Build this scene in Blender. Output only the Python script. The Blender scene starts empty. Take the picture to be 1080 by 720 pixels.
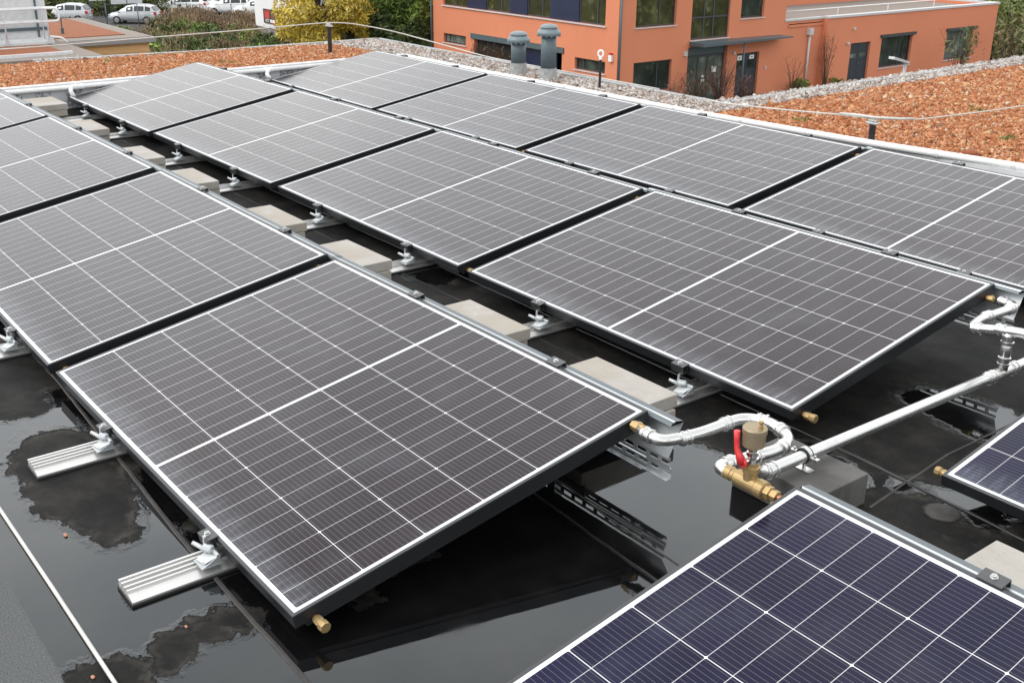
import bpy, bmesh, math, random
import numpy as np
from mathutils import Vector, Matrix

# ------------------------------------------------------------------ camera, world, sun
scn = bpy.context.scene
COL = scn.collection
CAM = Vector((9.17276, -0.86132, 1.59934)); PITCH, ROLL, YAW = 0.383376, 0.0093044, 2.4796292
fw = Vector((math.cos(YAW)*math.cos(PITCH), math.sin(YAW)*math.cos(PITCH), -math.sin(PITCH)))
rt = Vector((math.sin(YAW), -math.cos(YAW), 0)); upv = rt.cross(fw)
r2 = math.cos(ROLL)*rt + math.sin(ROLL)*upv; u2 = -math.sin(ROLL)*rt + math.cos(ROLL)*upv
cd = bpy.data.cameras.new("camera"); cam = bpy.data.objects.new("camera", cd); COL.objects.link(cam)
cam.matrix_world = Matrix(((r2.x, u2.x, -fw.x, CAM.x), (r2.y, u2.y, -fw.y, CAM.y), (r2.z, u2.z, -fw.z, CAM.z), (0, 0, 0, 1)))
cd.sensor_width = 36; cd.lens = 38.336; cd.clip_end = 2000; cd.clip_start = 0.05
scn.camera = cam

SUN_EL, SUN_AZ = math.radians(48), math.radians(200)
w = bpy.data.worlds.new("World"); scn.world = w; w.use_nodes = True
nt = w.node_tree; nt.nodes.clear()
out = nt.nodes.new('ShaderNodeOutputWorld'); bg = nt.nodes.new('ShaderNodeBackground')
sky = nt.nodes.new('ShaderNodeTexSky'); sky.sky_type = 'NISHITA'; sky.sun_disc = False
sky.sun_elevation = SUN_EL; sky.sun_rotation = SUN_AZ; sky.dust_density = 3; sky.air_density = 1.0
hsv = nt.nodes.new('ShaderNodeHueSaturation'); hsv.inputs['Saturation'].default_value = 0.2
tc = nt.nodes.new('ShaderNodeTexCoord'); mp = nt.nodes.new('ShaderNodeMapping'); mp.inputs['Scale'].default_value = (1, 1, 2.2)
cn = nt.nodes.new('ShaderNodeTexNoise'); cn.inputs['Scale'].default_value = 2.2; cn.inputs['Detail'].default_value = 5
cr = nt.nodes.new('ShaderNodeValToRGB'); cr.color_ramp.elements[0].position = .3; cr.color_ramp.elements[1].position = .72
cr.color_ramp.elements[0].color = (8.4, 8.7, 9.0, 1); cr.color_ramp.elements[1].color = (14.2, 14.1, 13.9, 1)
mx = nt.nodes.new('ShaderNodeMixRGB'); mx.inputs[0].default_value = 0.8
L = nt.links.new
L(tc.outputs['Generated'], mp.inputs[0]); L(mp.outputs[0], cn.inputs['Vector']); L(cn.outputs['Fac'], cr.inputs[0])
L(sky.outputs[0], hsv.inputs['Color']); L(hsv.outputs[0], mx.inputs[1]); L(cr.outputs[0], mx.inputs[2])
sx = nt.nodes.new('ShaderNodeSeparateXYZ'); L(tc.outputs['Generated'], sx.inputs[0])
er = nt.nodes.new('ShaderNodeValToRGB'); L(sx.outputs[2], er.inputs[0])      # cloud deck brightness by height
for i, (p, v) in enumerate(((0, .90), (.26, 1.0), (.42, 1.36), (.58, 1.16), (.72, .76), (1, .95))):
    e = er.color_ramp.elements[i] if i < 2 else er.color_ramp.elements.new(p)
    e.position = p; e.color = (v/2, v/2, v/2, 1)
az = nt.nodes.new('ShaderNodeMath'); az.operation = 'MULTIPLY_ADD'; L(sx.outputs[0], az.inputs[0]); az.inputs[1].default_value = -.18; az.inputs[2].default_value = 1.98
m1 = nt.nodes.new('ShaderNodeMixRGB'); m1.blend_type = 'MULTIPLY'; m1.inputs[0].default_value = 1; L(mx.outputs[0], m1.inputs[1]); L(er.outputs[0], m1.inputs[2])
m2 = nt.nodes.new('ShaderNodeVectorMath'); m2.operation = 'SCALE'; L(m1.outputs[0], m2.inputs[0]); L(az.outputs[0], m2.inputs['Scale'])
L(m2.outputs[0], bg.inputs['Color']); bg.inputs['Strength'].default_value = 0.115
L(bg.outputs[0], out.inputs['Surface'])
sd = bpy.data.lights.new("sun", 'SUN'); sd.energy = 1.0; sd.angle = math.radians(25); sd.color = (1, .96, .9)
sun = bpy.data.objects.new("sun", sd); COL.objects.link(sun)
sdir = Vector((math.sin(SUN_AZ)*math.cos(SUN_EL), math.cos(SUN_AZ)*math.cos(SUN_EL), math.sin(SUN_EL)))
sun.rotation_euler = sdir.to_track_quat('Z', 'Y').to_euler(); sun.location = (0, 0, 30)
scn.view_settings.view_transform = 'Standard'; scn.view_settings.look = 'None'
scn.view_settings.exposure = 0.5; scn.view_settings.gamma = 1

# ------------------------------------------------------------------ node material helpers
class NT:
    def __init__(s, name):
        s.m = bpy.data.materials.new(name); s.m.use_nodes = True; s.t = s.m.node_tree
        s.b = s.t.nodes['Principled BSDF']; s.n = s.t.nodes
        s._obj = None
    def link(s, a, b): s.t.links.new(a, b)
    def put(s, v, sock):
        if isinstance(v, (int, float)): sock.default_value = v
        elif isinstance(v, (tuple, list)):
            sock.default_value = tuple(v)+((1,) if len(v) == 3 and sock.type == 'RGBA' else ())
        else: s.link(v, sock)
    def obj(s):
        if not s._obj: s._obj = s.n.new('ShaderNodeTexCoord').outputs['Object']
        return s._obj
    def world(s): return s.n.new('ShaderNodeNewGeometry').outputs['Position']
    def math(s, op, a, b=0.0, c=0.0):
        n = s.n.new('ShaderNodeMath'); n.operation = op
        s.put(a, n.inputs[0]); s.put(b, n.inputs[1]); s.put(c, n.inputs[2]); return n.outputs[0]
    def vmath(s, op, a, b=(0, 0, 0)):
        n = s.n.new('ShaderNodeVectorMath'); n.operation = op
        s.put(a, n.inputs[0]); s.put(b, n.inputs[1]); return n.outputs[1] if op in ('LENGTH', 'DISTANCE', 'DOT_PRODUCT') else n.outputs[0]
    def noise(s, sc, det=4, rough=.55, vec=None, dist=0.0, col=False):
        n = s.n.new('ShaderNodeTexNoise'); n.inputs['Scale'].default_value = sc; n.inputs['Detail'].default_value = det
        n.inputs['Roughness'].default_value = rough; n.inputs['Distortion'].default_value = dist
        s.link(vec if vec is not None else s.obj(), n.inputs['Vector']); return n.outputs['Color' if col else 'Fac']
    def vor(s, sc, vec=None, out='Distance', feat='F1'):
        n = s.n.new('ShaderNodeTexVoronoi'); n.inputs['Scale'].default_value = sc; n.feature = feat
        s.link(vec if vec is not None else s.obj(), n.inputs['Vector']); return n.outputs[out]
    def ramp(s, f, *st):
        n = s.n.new('ShaderNodeValToRGB'); e = n.color_ramp.elements
        while len(e) < len(st): e.new(.5)
        for i, (p, c) in enumerate(st):
            e[i].position = p; e[i].color = tuple(c)+(1,) if isinstance(c, (tuple, list)) else (c, c, c, 1)
        s.put(f, n.inputs[0]); return n.outputs[0]
    def mix(s, f, a, b, mode='MIX'):
        n = s.n.new('ShaderNodeMixRGB'); n.blend_type = mode
        s.put(f, n.inputs[0]); s.put(a, n.inputs[1]); s.put(b, n.inputs[2]); return n.outputs[0]
    def sep(s, v):
        n = s.n.new('ShaderNodeSeparateXYZ'); s.link(v, n.inputs[0]); return n.outputs
    def comb(s, x, y, z):
        n = s.n.new('ShaderNodeCombineXYZ'); s.put(x, n.inputs[0]); s.put(y, n.inputs[1]); s.put(z, n.inputs[2]); return n.outputs[0]
    def mapping(s, v, sc):
        n = s.n.new('ShaderNodeMapping'); s.link(v, n.inputs[0]); n.inputs['Scale'].default_value = sc; return n.outputs[0]
    def attr(s, name):
        n = s.n.new('ShaderNodeAttribute'); n.attribute_name = name; return n.outputs['Fac']
    def smooth(s, v, a, b):
        n = s.n.new('ShaderNodeMapRange'); n.interpolation_type = 'SMOOTHSTEP'
        s.put(v, n.inputs[0]); n.inputs[1].default_value = a; n.inputs[2].default_value = b; return n.outputs[0]
    def bump(s, h, st=.3, dist=.01):
        n = s.n.new('ShaderNodeBump'); n.inputs['Strength'].default_value = st; n.inputs['Distance'].default_value = dist
        s.link(h, n.inputs['Height']); s.link(n.outputs[0], s.b.inputs['Normal']); return n
    def base(s, c): s.put(c, s.b.inputs['Base Color']); return s
    def rough(s, v): s.put(v, s.b.inputs['Roughness']); return s
    def metal(s, v): s.put(v, s.b.inputs['Metallic']); return s
    def ior(s, v): s.put(v, s.b.inputs['IOR']); return s

def simple(name, col, rough=.6, metal=0., var=.15, sc=6., bump=0., bsc=40., spec=None):
    m = NT(name); n = m.noise(sc, 5, .6)
    dark = tuple(c*(1-var) for c in col); lite = tuple(min(1, c*(1+var)) for c in col)
    m.base(m.ramp(n, (.3, dark), (.7, lite))).metal(metal)
    r = m.noise(sc*2.3, 3); m.rough(m.math('ADD', m.math('MULTIPLY', r, .2), max(0, rough-.1)))
    if bump: m.bump(m.noise(bsc, 4), bump, .004)
    if spec is not None: m.b.inputs['Specular IOR Level'].default_value = spec
    return m.m

# --- PV laminate: cell grid drawn from the panel's own coordinates (metres)
PL, PW = 1.762, 1.134
def mat_cells(name="pv_laminate", c0=(.0080, .0064, .0115), c1=(.0120, .0092, .0155), st=(1, .925, .92), sp=.37):
    m = NT(name); x, y, z = m.sep(m.obj())
    M = m.math
    u = M('ABSOLUTE', x)                      # distance from the middle line
    gapc = .0055; hl = PL/2-.021              # cells from gapc .. hl on each half
    cw = (hl-gapc)/12
    a = M('DIVIDE', M('SUBTRACT', u, gapc), cw)
    fa = M('FRACT', a); da = M('MULTIPLY', M('SUBTRACT', .5, M('ABSOLUTE', M('SUBTRACT', fa, .5))), cw)
    hw = PW/2-.021; cc = 2*hw/6
    b = M('DIVIDE', M('ADD', y, hw), cc)
    fb = M('FRACT', b); db = M('MULTIPLY', M('SUBTRACT', .5, M('ABSOLUTE', M('SUBTRACT', fb, .5))), cc)
    # full wafer corners: every third strip
    a3 = M('FRACT', M('DIVIDE', M('SUBTRACT', a, 0.0), 3.0)); d3 = M('MULTIPLY', M('SUBTRACT', .5, M('ABSOLUTE', M('SUBTRACT', a3, .5))), cw*3)
    gl1 = M('LESS_THAN', da, .0008); gl2 = M('LESS_THAN', db, .0011)
    dia = M('LESS_THAN', M('ADD', d3, db), .0050)
    out1 = M('LESS_THAN', u, gapc+.0006); out2 = M('GREATER_THAN', u, hl); out3 = M('GREATER_THAN', M('ABSOLUTE', y), hw)
    white = dia
    for o in ( out1, out2, out3): white = M('MAXIMUM', white, o)
    bb = M('FRACT', M('MULTIPLY', fb, 13.0)); bus = M('LESS_THAN', M('ABSOLUTE', M('SUBTRACT', bb, .5)), .036)
    # per strip tint
    cid = m.comb(M('FLOOR', M('ADD', M('DIVIDE', x, cw), 40)), M('FLOOR', b), 0.0)
    wn = m.n.new('ShaderNodeTexWhiteNoise'); wn.noise_dimensions = '3D'
    oi = m.n.new('ShaderNodeObjectInfo')
    m.link(m.vmath('ADD', cid, m.comb(M('MULTIPLY', oi.outputs['Random'], 50), 0.0, 0.0)), wn.inputs['Vector'])
    tint = m.mix(wn.outputs['Value'], c0, c1)
    big = m.noise(1.7, 3); tint = m.mix(m.math('MULTIPLY', big, .5), tint, (.021, .012, .010))
    hue = m.noise(9, 3, .6, col=True); tint = m.mix(.35, tint, m.mix(1.0, tint, m.mix(.5, (1, 1, 1), hue), 'MULTIPLY'))
    cell = m.mix(M('MULTIPLY', bus, .75), tint, (.14, .135, .15))
    cell = m.mix(gl1, cell, (.50, .50, .52)); cell = m.mix(gl2, cell, (.62, .62, .64))
    base = m.mix(white, cell, (.72, .73, .74))
    # dust along the low edge, rain marks, specks
    edge = M('SUBTRACT', 1.0, m.smooth(M('ADD', M('ADD', y, PW/2), M('MULTIPLY', M('SUBTRACT', m.noise(4, 4), .5), .10)), .01, .13))
    streak = m.smooth(m.noise(7, 6, .7, m.mapping(m.obj(), (5, .8, 1))), .45, .8)
    spots = m.smooth(m.noise(60, 2), .74, .80)
    dust = M('MULTIPLY', edge, M('ADD', .07, M('MULTIPLY', streak, .27)))
    dust = M('ADD', dust, M('MULTIPLY', m.smooth(m.noise(3.1, 6, .65), .45, .75), .03))
    dust = M('ADD', dust, M('MULTIPLY', spots, .03))
    base = m.mix(dust, base, (.50, .56, .62)); m.base(base)
    m.rough(M('ADD', .085, M('ADD', M('MULTIPLY', m.noise(5, 5), .07), M('MULTIPLY', dust, .5))))
    m.ior(1.45); m.b.inputs['Specular IOR Level'].default_value = sp; m.b.inputs['Specular Tint'].default_value = (*st, 1)
    return m.m

# --- roofing membrane with standing water
def mat_membrane():
    m = NT("membrane_wet"); P = m.world(); M = m.math
    x, y, z = m.sep(P); P2 = m.comb(x, y, 0.0)
    n1 = m.noise(4.5, 6, .62, P2, col=True); n2 = m.noise(26, 4, .6, P2, col=True)
    d = m.vmath('ADD', m.vmath('MULTIPLY', m.vmath('SUBTRACT', n1, (.5, .5, .5)), (.30, .22, 0)), m.vmath('MULTIPLY', m.vmath('SUBTRACT', n2, (.5, .5, .5)), (.035, .035, 0)))
    Q = m.vmath('ADD', P2, d)
    def ell(cx, cy, rx, ry):
        v = m.vmath('MULTIPLY', m.vmath('SUBTRACT', Q, (cx, cy, 0)), (1/rx, 1/ry, 0))
        return M('MULTIPLY', M('SUBTRACT', m.vmath('LENGTH', v), 1.0), min(rx, ry))
    pool = ell(7.0, .30, 1.62, 1.22)
    for e in ((7.42, 1.72, .16, .10), (7.52, 2.42, .30, .16), (7.83, 1.86, .13, .07), (7.66, 1.80, .07, .05), (4.5, .05, .35, .12), (5.1, 1.75, .22, .12), (6.1, 2.2, .5, .2)):
        pool = M('MINIMUM', pool, ell(*e))
    dry = ell(6.15, -.14, .40, .150)
    for e in ((6.0, .02, .25, .05), (7.07, -.07, .05, .11), (7.10, -.21, .07, .06), (7.12, -.37, .10, .11), (7.10, .42, .035, .09), (7.13, .22, .04, .07),
              (5.47, -.13, .16, .10), (6.6, .12, .10, .06), (6.88, .16, .05, .035), (6.95, .9, .06, .05)):
        dry = M('MINIMUM', dry, ell(*e))
    mask = M('MAXIMUM', pool, M('MULTIPLY', dry, -1.0))        # <0 : under water
    mask = M('ADD', mask, M('MULTIPLY', M('SUBTRACT', m.noise(75, 4, .65, P2), .5), .016))
    wet = M('SUBTRACT', 1.0, m.smooth(mask, -.001, .0015))
    rim = M('MULTIPLY', m.smooth(mask, -.02, 0.0), M('SUBTRACT', 1.0, m.smooth(mask, .002, .012)))
    nd = m.noise(7, 7, .7, P2); nf = m.noise(90, 4, .7, P2); scr = m.noise(3.2, 8, .75, m.mapping(P2, (1, 4, 1)), dist=1.2)
    dc = m.mix(m.smooth(nd, .35, .75), (.0075, .0074, .0076), (.024, .022, .0195))
    dc = m.mix(M('MULTIPLY', m.smooth(scr, .60, .72), .22), dc, (.10, .092, .08))
    dc = m.mix(M('MULTIPLY', m.smooth(nf, .55, .8), .25), dc, (.055, .052, .048))
    # rough mineral felt beyond the lap on the near side
    felt = M('SUBTRACT', 1.0, m.smooth(M('ADD', y, M('MULTIPLY', nf, .012)), -.436, -.430))
    fc = m.ramp(m.noise(240, 3, .8, P2), (.3, (.045, .048, .05)), (.7, (.14, .145, .15)))
    wc = m.mix(m.smooth(nd, .4, .8), (.0035, .0035, .004), (.009, .0085, .008))
    wf = M('MULTIPLY', wet, M('SUBTRACT', 1.0, felt))
    tide = M('MULTIPLY', m.smooth(mask, .004, .010), M('SUBTRACT', 1.0, m.smooth(mask, .012, .035)))
    dc = m.mix(M('MULTIPLY', tide, M('MULTIPLY', m.smooth(m.noise(9, 4, .6, P2), .42, .66), .45)), dc, (.085, .078, .066))
    rr = M('ADD', .46, M('MULTIPLY', m.noise(5, 5, .6, P2), .34))
    m.base(m.mix(felt, m.mix(wet, dc, wc), fc))
    rw = M('ADD', .025, M('MULTIPLY', m.smooth(m.noise(2.4, 5, .6, P2), .50, .72), .10))
    m.rough(M('ADD', M('MULTIPLY', rr, M('SUBTRACT', 1.0, wf)), M('MULTIPLY', rw, wf)))
    m.ior(1.52); m.b.inputs['Specular Tint'].default_value = (.90, .97, 1, 1); m.link(M('ADD', .085, M('MULTIPLY', wf, .50)), m.b.inputs['Specular IOR Level'])
    ribs = M('MULTIPLY', m.noise(420, 2, .6, P2), .25)
    hgt = M('ADD', M('MULTIPLY', M('SUBTRACT', 1.0, wf), M('ADD', M('MULTIPLY', nd, .7), M('MULTIPLY', nf, .35))), M('MULTIPLY', rim, .5))
    hgt = M('ADD', hgt, M('MULTIPLY', wf, M('MULTIPLY', m.noise(3.2, 3, .5, P2), .25)))
    hgt = M('ADD', hgt, M('MULTIPLY', felt, ribs))
    m.bump(hgt, .35, .006)
    return m.m

def mat_attr(name, stops, rough=.85, noise=.12, trans=0.):
    m = NT(name); a = m.attr('rnd')
    c = m.ramp(a, *stops)
    if noise: c = m.mix(m.math('MULTIPLY', m.noise(30, 3, .6, m.world()), noise*2), c, tuple(x*.5 for x in stops[0][1]))
    m.base(c).rough(rough); m.b.inputs['Specular IOR Level'].default_value = .25
    return m.m

def mat_concrete(name, c0, c1, stain):
    m = NT(name)
    n = m.noise(9, 7, .65, m.world()); f = m.noise(120, 3, .7, m.world()); s = m.smooth(m.noise(3.4, 4, .5, m.world(), dist=.6), .46, .56)
    c = m.mix(n, c0, c1); c = m.mix(m.math('MULTIPLY', s, .45), c, stain)
    c = m.mix(m.math('MULTIPLY', m.smooth(f, .58, .72), .4), c, tuple(x*.45 for x in c0)); m.base(c).rough(.85)
    m.bump(m.math('ADD', f, m.math('MULTIPLY', m.noise(45, 4, .6, m.world()), 1.0)), .35, .003)
    return m.m

def mat_metal(name, col, rough=.3, streak=(1, 1, 1), amt=.25, metal=.9):
    m = NT(name); n = m.noise(14, 6, .65, m.mapping(m.obj(), streak)); f = m.noise(70, 3)
    m.base(m.mix(n, tuple(c*.78 for c in col), col)).metal(metal)
    m.rough(m.math('ADD', m.math('MULTIPLY', n, amt), max(.05, rough-amt/2))); m.bump(f, .03, .0006)
    return m.m

def mat_plaster(name, col):
    m = NT(name); W = m.world(); n = m.noise(.35, 5, .6, W); f = m.noise(3.2, 6, .7, m.mapping(W, (1, 1, .35)))
    g = m.noise(9.0, 5, .75, W)
    c = m.mix(m.math('MULTIPLY', m.smooth(n, .3, .75), .30), col, tuple(x*.80 for x in col))
    c = m.mix(m.math('MULTIPLY', m.smooth(f, .5, .8), .22), c, tuple(min(1, x*1.15+.01) for x in col))
    c = m.mix(m.math('MULTIPLY', g, .12), c, tuple(x*.6 for x in col))
    m.base(c).rough(.9); m.bump(m.noise(20, 5, .7, W), .3, .02); return m.m

def mat_glass(name, tint=(.02, .03, .028), rough=.04):
    m = NT(name); W = m.world(); n = m.noise(.9, 5, .6, W); g = m.noise(1.1, 5, .7, W)
    c = m.ramp(n, (.35, tuple(x*.5 for x in tint)), (.55, tint), (.75, tuple(x*2.6 for x in tint)))
    c = m.mix(m.smooth(g, .55, .7), c, tuple(x*2.8 for x in tint)); m.base(c).rough(rough); m.ior(1.52)
    m.bump(m.noise(.7, 2, .5, W), .15, .02); return m.m

M_ = {}
M_['cells'] = mat_cells(); M_['cells_view_blue'] = mat_cells("pv_laminate_view_blue", (.0030, .0045, .029), (.0050, .0064, .040), (.86, .90, 1), .30)  # second copy: steep-view coating tint and weaker reflection put into the colour
M_['membrane'] = mat_membrane()
M_['frame'] = mat_metal("frame_black_anodised", (.035, .038, .042), .34, (1, 30, 1), .12, .55)
M_['frame_lip'] = mat_metal("frame_lip_anodised", (.085, .09, .095), .40, (1, 30, 1), .15, .6)
M_['absorber'] = simple("absorber_black", (.012, .013, .015), .5)
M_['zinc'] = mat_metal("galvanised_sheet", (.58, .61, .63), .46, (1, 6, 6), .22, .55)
M_['zinc_shaded'] = mat_metal("galvanised_shaded", (.15, .175, .19), .5, (1, 6, 6), .2, .5)  # darker copy of the same sheet, shade painted into its colour
M_['alu'] = mat_metal("aluminium_rail", (.74, .74, .73), .42, (8, .6, 8), .2, .8)
M_['steel'] = mat_metal("pressed_steel_pipe", (.80, .80, .79), .24, (3, 3, 3), .16, .92)
def _steel():
    m = NT("pressed_steel_pipe"); W = m.world(); n = m.noise(22, 6, .7, W); g = m.noise(6, 4, .6, W); k = m.smooth(m.noise(55, 6, .75, m.mapping(W, (1, .3, 1))), .60, .70)
    c = m.mix(n, (.54, .54, .535), (.72, .72, .715)); c = m.mix(m.math('MULTIPLY', m.smooth(g, .5, .7), .35), c, (.48, .46, .43)); c = m.mix(m.math('MULTIPLY', k, .5), c, (.30, .29, .28))
    m.base(c).metal(.9).rough(m.math('ADD', .14, m.math('MULTIPLY', n, .22))); return m.m
M_['steel'] = _steel()
M_['chrome'] = mat_metal("chrome_fitting", (.72, .70, .66), .2, (3, 3, 3), .1, 1.)
M_['clamp'] = mat_metal("clamp_dark", (.13, .135, .14), .4, (4, 4, 4), .2, .8)
M_['bolt'] = mat_metal("bolt_steel", (.7, .7, .68), .3, (4, 4, 4), .1, 1.)
M_['rubber'] = simple("rubber_black", (.014, .014, .015), .7)
M_['brass'] = mat_metal("cast_brass", (.46, .33, .16), .5, (4, 4, 4), .3, .75)
M_['bronze'] = mat_metal("dull_bronze_cup", (.38, .31, .20), .5, (4, 4, 4), .2, .7)
M_['copper'] = mat_metal("copper", (.62, .24, .12), .35, (4, 4, 4), .2, .9)
M_['red'] = simple("red_plastic", (.62, .035, .04), .42, var=.1)
M_['slab'] = mat_concrete("concrete_slab", (.29, .275, .25), (.45, .43, .40), (.31, .265, .21))
M_['block'] = mat_concrete("grey_block", (.075, .073, .070), (.14, .136, .13), (.045, .044, .043))
M_['pale'] = simple("pale_pvc", (.62, .63, .64), .5, var=.1)
M_['foil'] = NT("foil_upstand")
def _foil():
    m = M_['foil']; x, y, z = m.sep(m.world())
    p = m.math('FRACT', m.math('MULTIPLY', y, 4.2)); bl = m.math('MULTIPLY', m.math('GREATER_THAN', p, .42), m.math('GREATER_THAN', m.noise(38, 3, .6, m.world()), .50))
    m.base(m.mix(m.math('MULTIPLY', bl, .75), (.60, .62, .64), (.14, .15, .16))).rough(.4)
_foil(); M_['foil'] = M_['foil'].m
M_['chips'] = mat_attr("brick_chippings_mat", [(0, (.26, .090, .04)), (.22, (.40, .145, .060)), (.55, (.51, .215, .10)), (.84, (.58, .28, .14)), (.93, (.60, .42, .23)), (.985, (.62, .54, .45)), (1, (.16, .07, .04))])
M_['chipbed'] = simple("brick_grit_bed", (.25, .085, .035), .95, var=.45, sc=30, bump=.8, bsc=90)
M_['pebbles'] = mat_attr("pebble_mat", [(0, (.16, .12, .10)), (.15, (.34, .24, .19)), (.35, (.40, .345, .31)), (.6, (.47, .43, .40)), (.85, (.55, .52, .49)), (1, (.66, .65, .63))], .75)
M_['pebbed'] = simple("pebble_bed_grit", (.24, .205, .18), .95, var=.4, sc=30, bump=.8, bsc=60)
M_['render'] = mat_plaster("grey_render", (.42, .41, .40))
M_['orange'] = mat_plaster("orange_plaster", (.68, .240, .128))
M_['white_wall'] = mat_plaster("white_plaster", (.78, .78, .79))
M_['grey_wall'] = mat_plaster("grey_plaster", (.32, .31, .31))
M_['sill'] = simple("sill_metal", (.55, .54, .55), .5, var=.08)
M_['wframe'] = simple("window_frame_anthracite", (.045, .05, .058), .45, var=.1)
M_['navy'] = simple("navy_panel", (.012, .018, .055), .4, var=.25, sc=1.5)
M_['anth'] = simple("anthracite_door", (.028, .036, .046), .42, var=.12, sc=2)
M_['glass'] = mat_glass("window_glass", (.030, .040, .034))
M_['glass_l'] = mat_glass("window_glass_light", (.11, .135, .12), .07)
M_['glass_g'] = mat_glass("window_glass_garden", (.050, .052, .022), .06)
M_['interior'] = simple("dark_interior", (.02, .018, .017), .9)
M_['vent'] = simple("vent_grey_blue", (.085, .115, .13), .42, var=.1, sc=8, spec=.4)
M_['ventcap'] = simple("vent_cap_grey_blue", (.16, .205, .225), .4, var=.1, sc=8, spec=.4)
M_['ventbase'] = simple("vent_flashing", (.30, .31, .31), .6, var=.3, sc=25)
M_['black_post'] = simple("post_black", (.012, .012, .014), .4)
M_['wire'] = simple("wire_alu", (.55, .54, .51), .5, metal=.3)
M_['white_paint'] = simple("white_paint", (.78, .78, .78), .45, var=.06)
M_['paper'] = simple("white_paper", (.80, .80, .76), .7, var=.04)
M_['ink'] = simple("dark_ink", (.06, .06, .06), .7)
M_['wood'] = NT("larch_cladding")
def _wood():
    m = M_['wood']; W = m.world(); x, y, z = m.sep(W)
    g = m.noise(2.2, 7, .7, m.mapping(W, (1, 1, 14))); b = m.math('FRACT', m.math('MULTIPLY', z, 3.2))
    c = m.ramp(g, (.3, (.62, .33, .13)), (.7, (.82, .50, .24))); c = m.mix(m.math('MULTIPLY', m.math('LESS_THAN', b, .07), .6), c, (.10, .05, .02))
    m.base(c).rough(.7)
_wood(); M_['wood'] = M_['wood'].m
M_['annex_wall'] = mat_plaster("annex_wall", (.40, .36, .32))
M_['asphalt'] = simple("asphalt", (.055, .055, .056), .9, var=.35, sc=.7)
M_['grass'] = NT("rough_grass")
def _grass():
    m = M_['grass']; W = m.world()
    c = m.ramp(m.noise(.16, 8, .7, W), (.3, (.045, .062, .016)), (.5, (.075, .085, .022)), (.7, (.13, .10, .045)))
    c = m.mix(m.math('MULTIPLY', m.noise(3, 6, .8, W), .6), c, (.022, .032, .010)); m.base(c).rough(.95)
    m.bump(m.noise(2.5, 7, .8, W), 1., .4)
_grass(); M_['grass'] = M_['grass'].m
M_['bark'] = simple("bark", (.085, .065, .048), .9, var=.35, sc=5)
def leafm(n, s): return mat_attr(n, s, .6, .1)
M_['leaf_yellow'] = leafm("leaves_yellow", [(0, (.20, .16, .03)), (.25, (.50, .38, .05)), (.7, (.74, .58, .09)), (.9, (.80, .70, .25)), (1, (.22, .26, .05))])
M_['leaf_green'] = leafm("leaves_green", [(0, (.045, .070, .018)), (.4, (.13, .21, .05)), (.8, (.27, .36, .08)), (1, (.40, .42, .12))])
M_['leaf_dark'] = leafm("leaves_dark", [(0, (.028, .045, .018)), (.5, (.085, .125, .045)), (1, (.18, .21, .07))])
M_['leaf_scrub'] = leafm("leaves_scrub", [(0, (.040, .050, .018)), (.35, (.09, .12, .035)), (.7, (.17, .18, .07)), (1, (.30, .24, .13))])
M_['leaf_brown'] = leafm("twigs_brown", [(0, (.10, .065, .04)), (.5, (.24, .165, .10)), (1, (.42, .32, .20))])
M_['leaf_red'] = leafm("twigs_reddish", [(0, (.13, .07, .055)), (.5, (.29, .18, .14)), (1, (.46, .34, .26))])
M_['leaf_meadow'] = leafm("leaves_meadow", [(0, (.08, .10, .025)), (.5, (.20, .24, .06)), (1, (.36, .34, .12))])
M_['carglass'] = simple("car_glass", (.03, .036, .04), .12, var=.1)
M_['tyre'] = simple("tyre", (.015, .015, .016), .8)
M_['rim'] = mat_metal("rim", (.5, .5, .52), .35)
M_['tail'] = simple("tail_light_red", (.5, .03, .03), .3)
M_['headl'] = simple("headlight_clear", (.6, .62, .65), .15)
M_['plate_w'] = simple("plate_white", (.7, .7, .7), .5)
def carpaint(n, c, me=.2): return simple(n, c, .28, metal=me, var=.04, sc=2)
M_['silver'] = carpaint("paint_silver", (.50, .52, .54), .4); M_['white_car'] = carpaint("paint_white", (.78, .79, .80), 0.)
M_['black_car'] = carpaint("paint_black", (.03, .035, .045), .1); M_['blue_car'] = carpaint("paint_blue_grey", (.20, .27, .35), .3)
M_['sign_red'] = simple("poster_red", (.55, .05, .04), .5); M_['sign_dark'] = simple("poster_dark", (.035, .025, .022), .5)
M_['sign_gold'] = simple("poster_gold", (.50, .33, .06), .5); M_['sign_brown'] = simple("poster_brown", (.16, .09, .06), .5, var=.5, sc=8)

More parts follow.
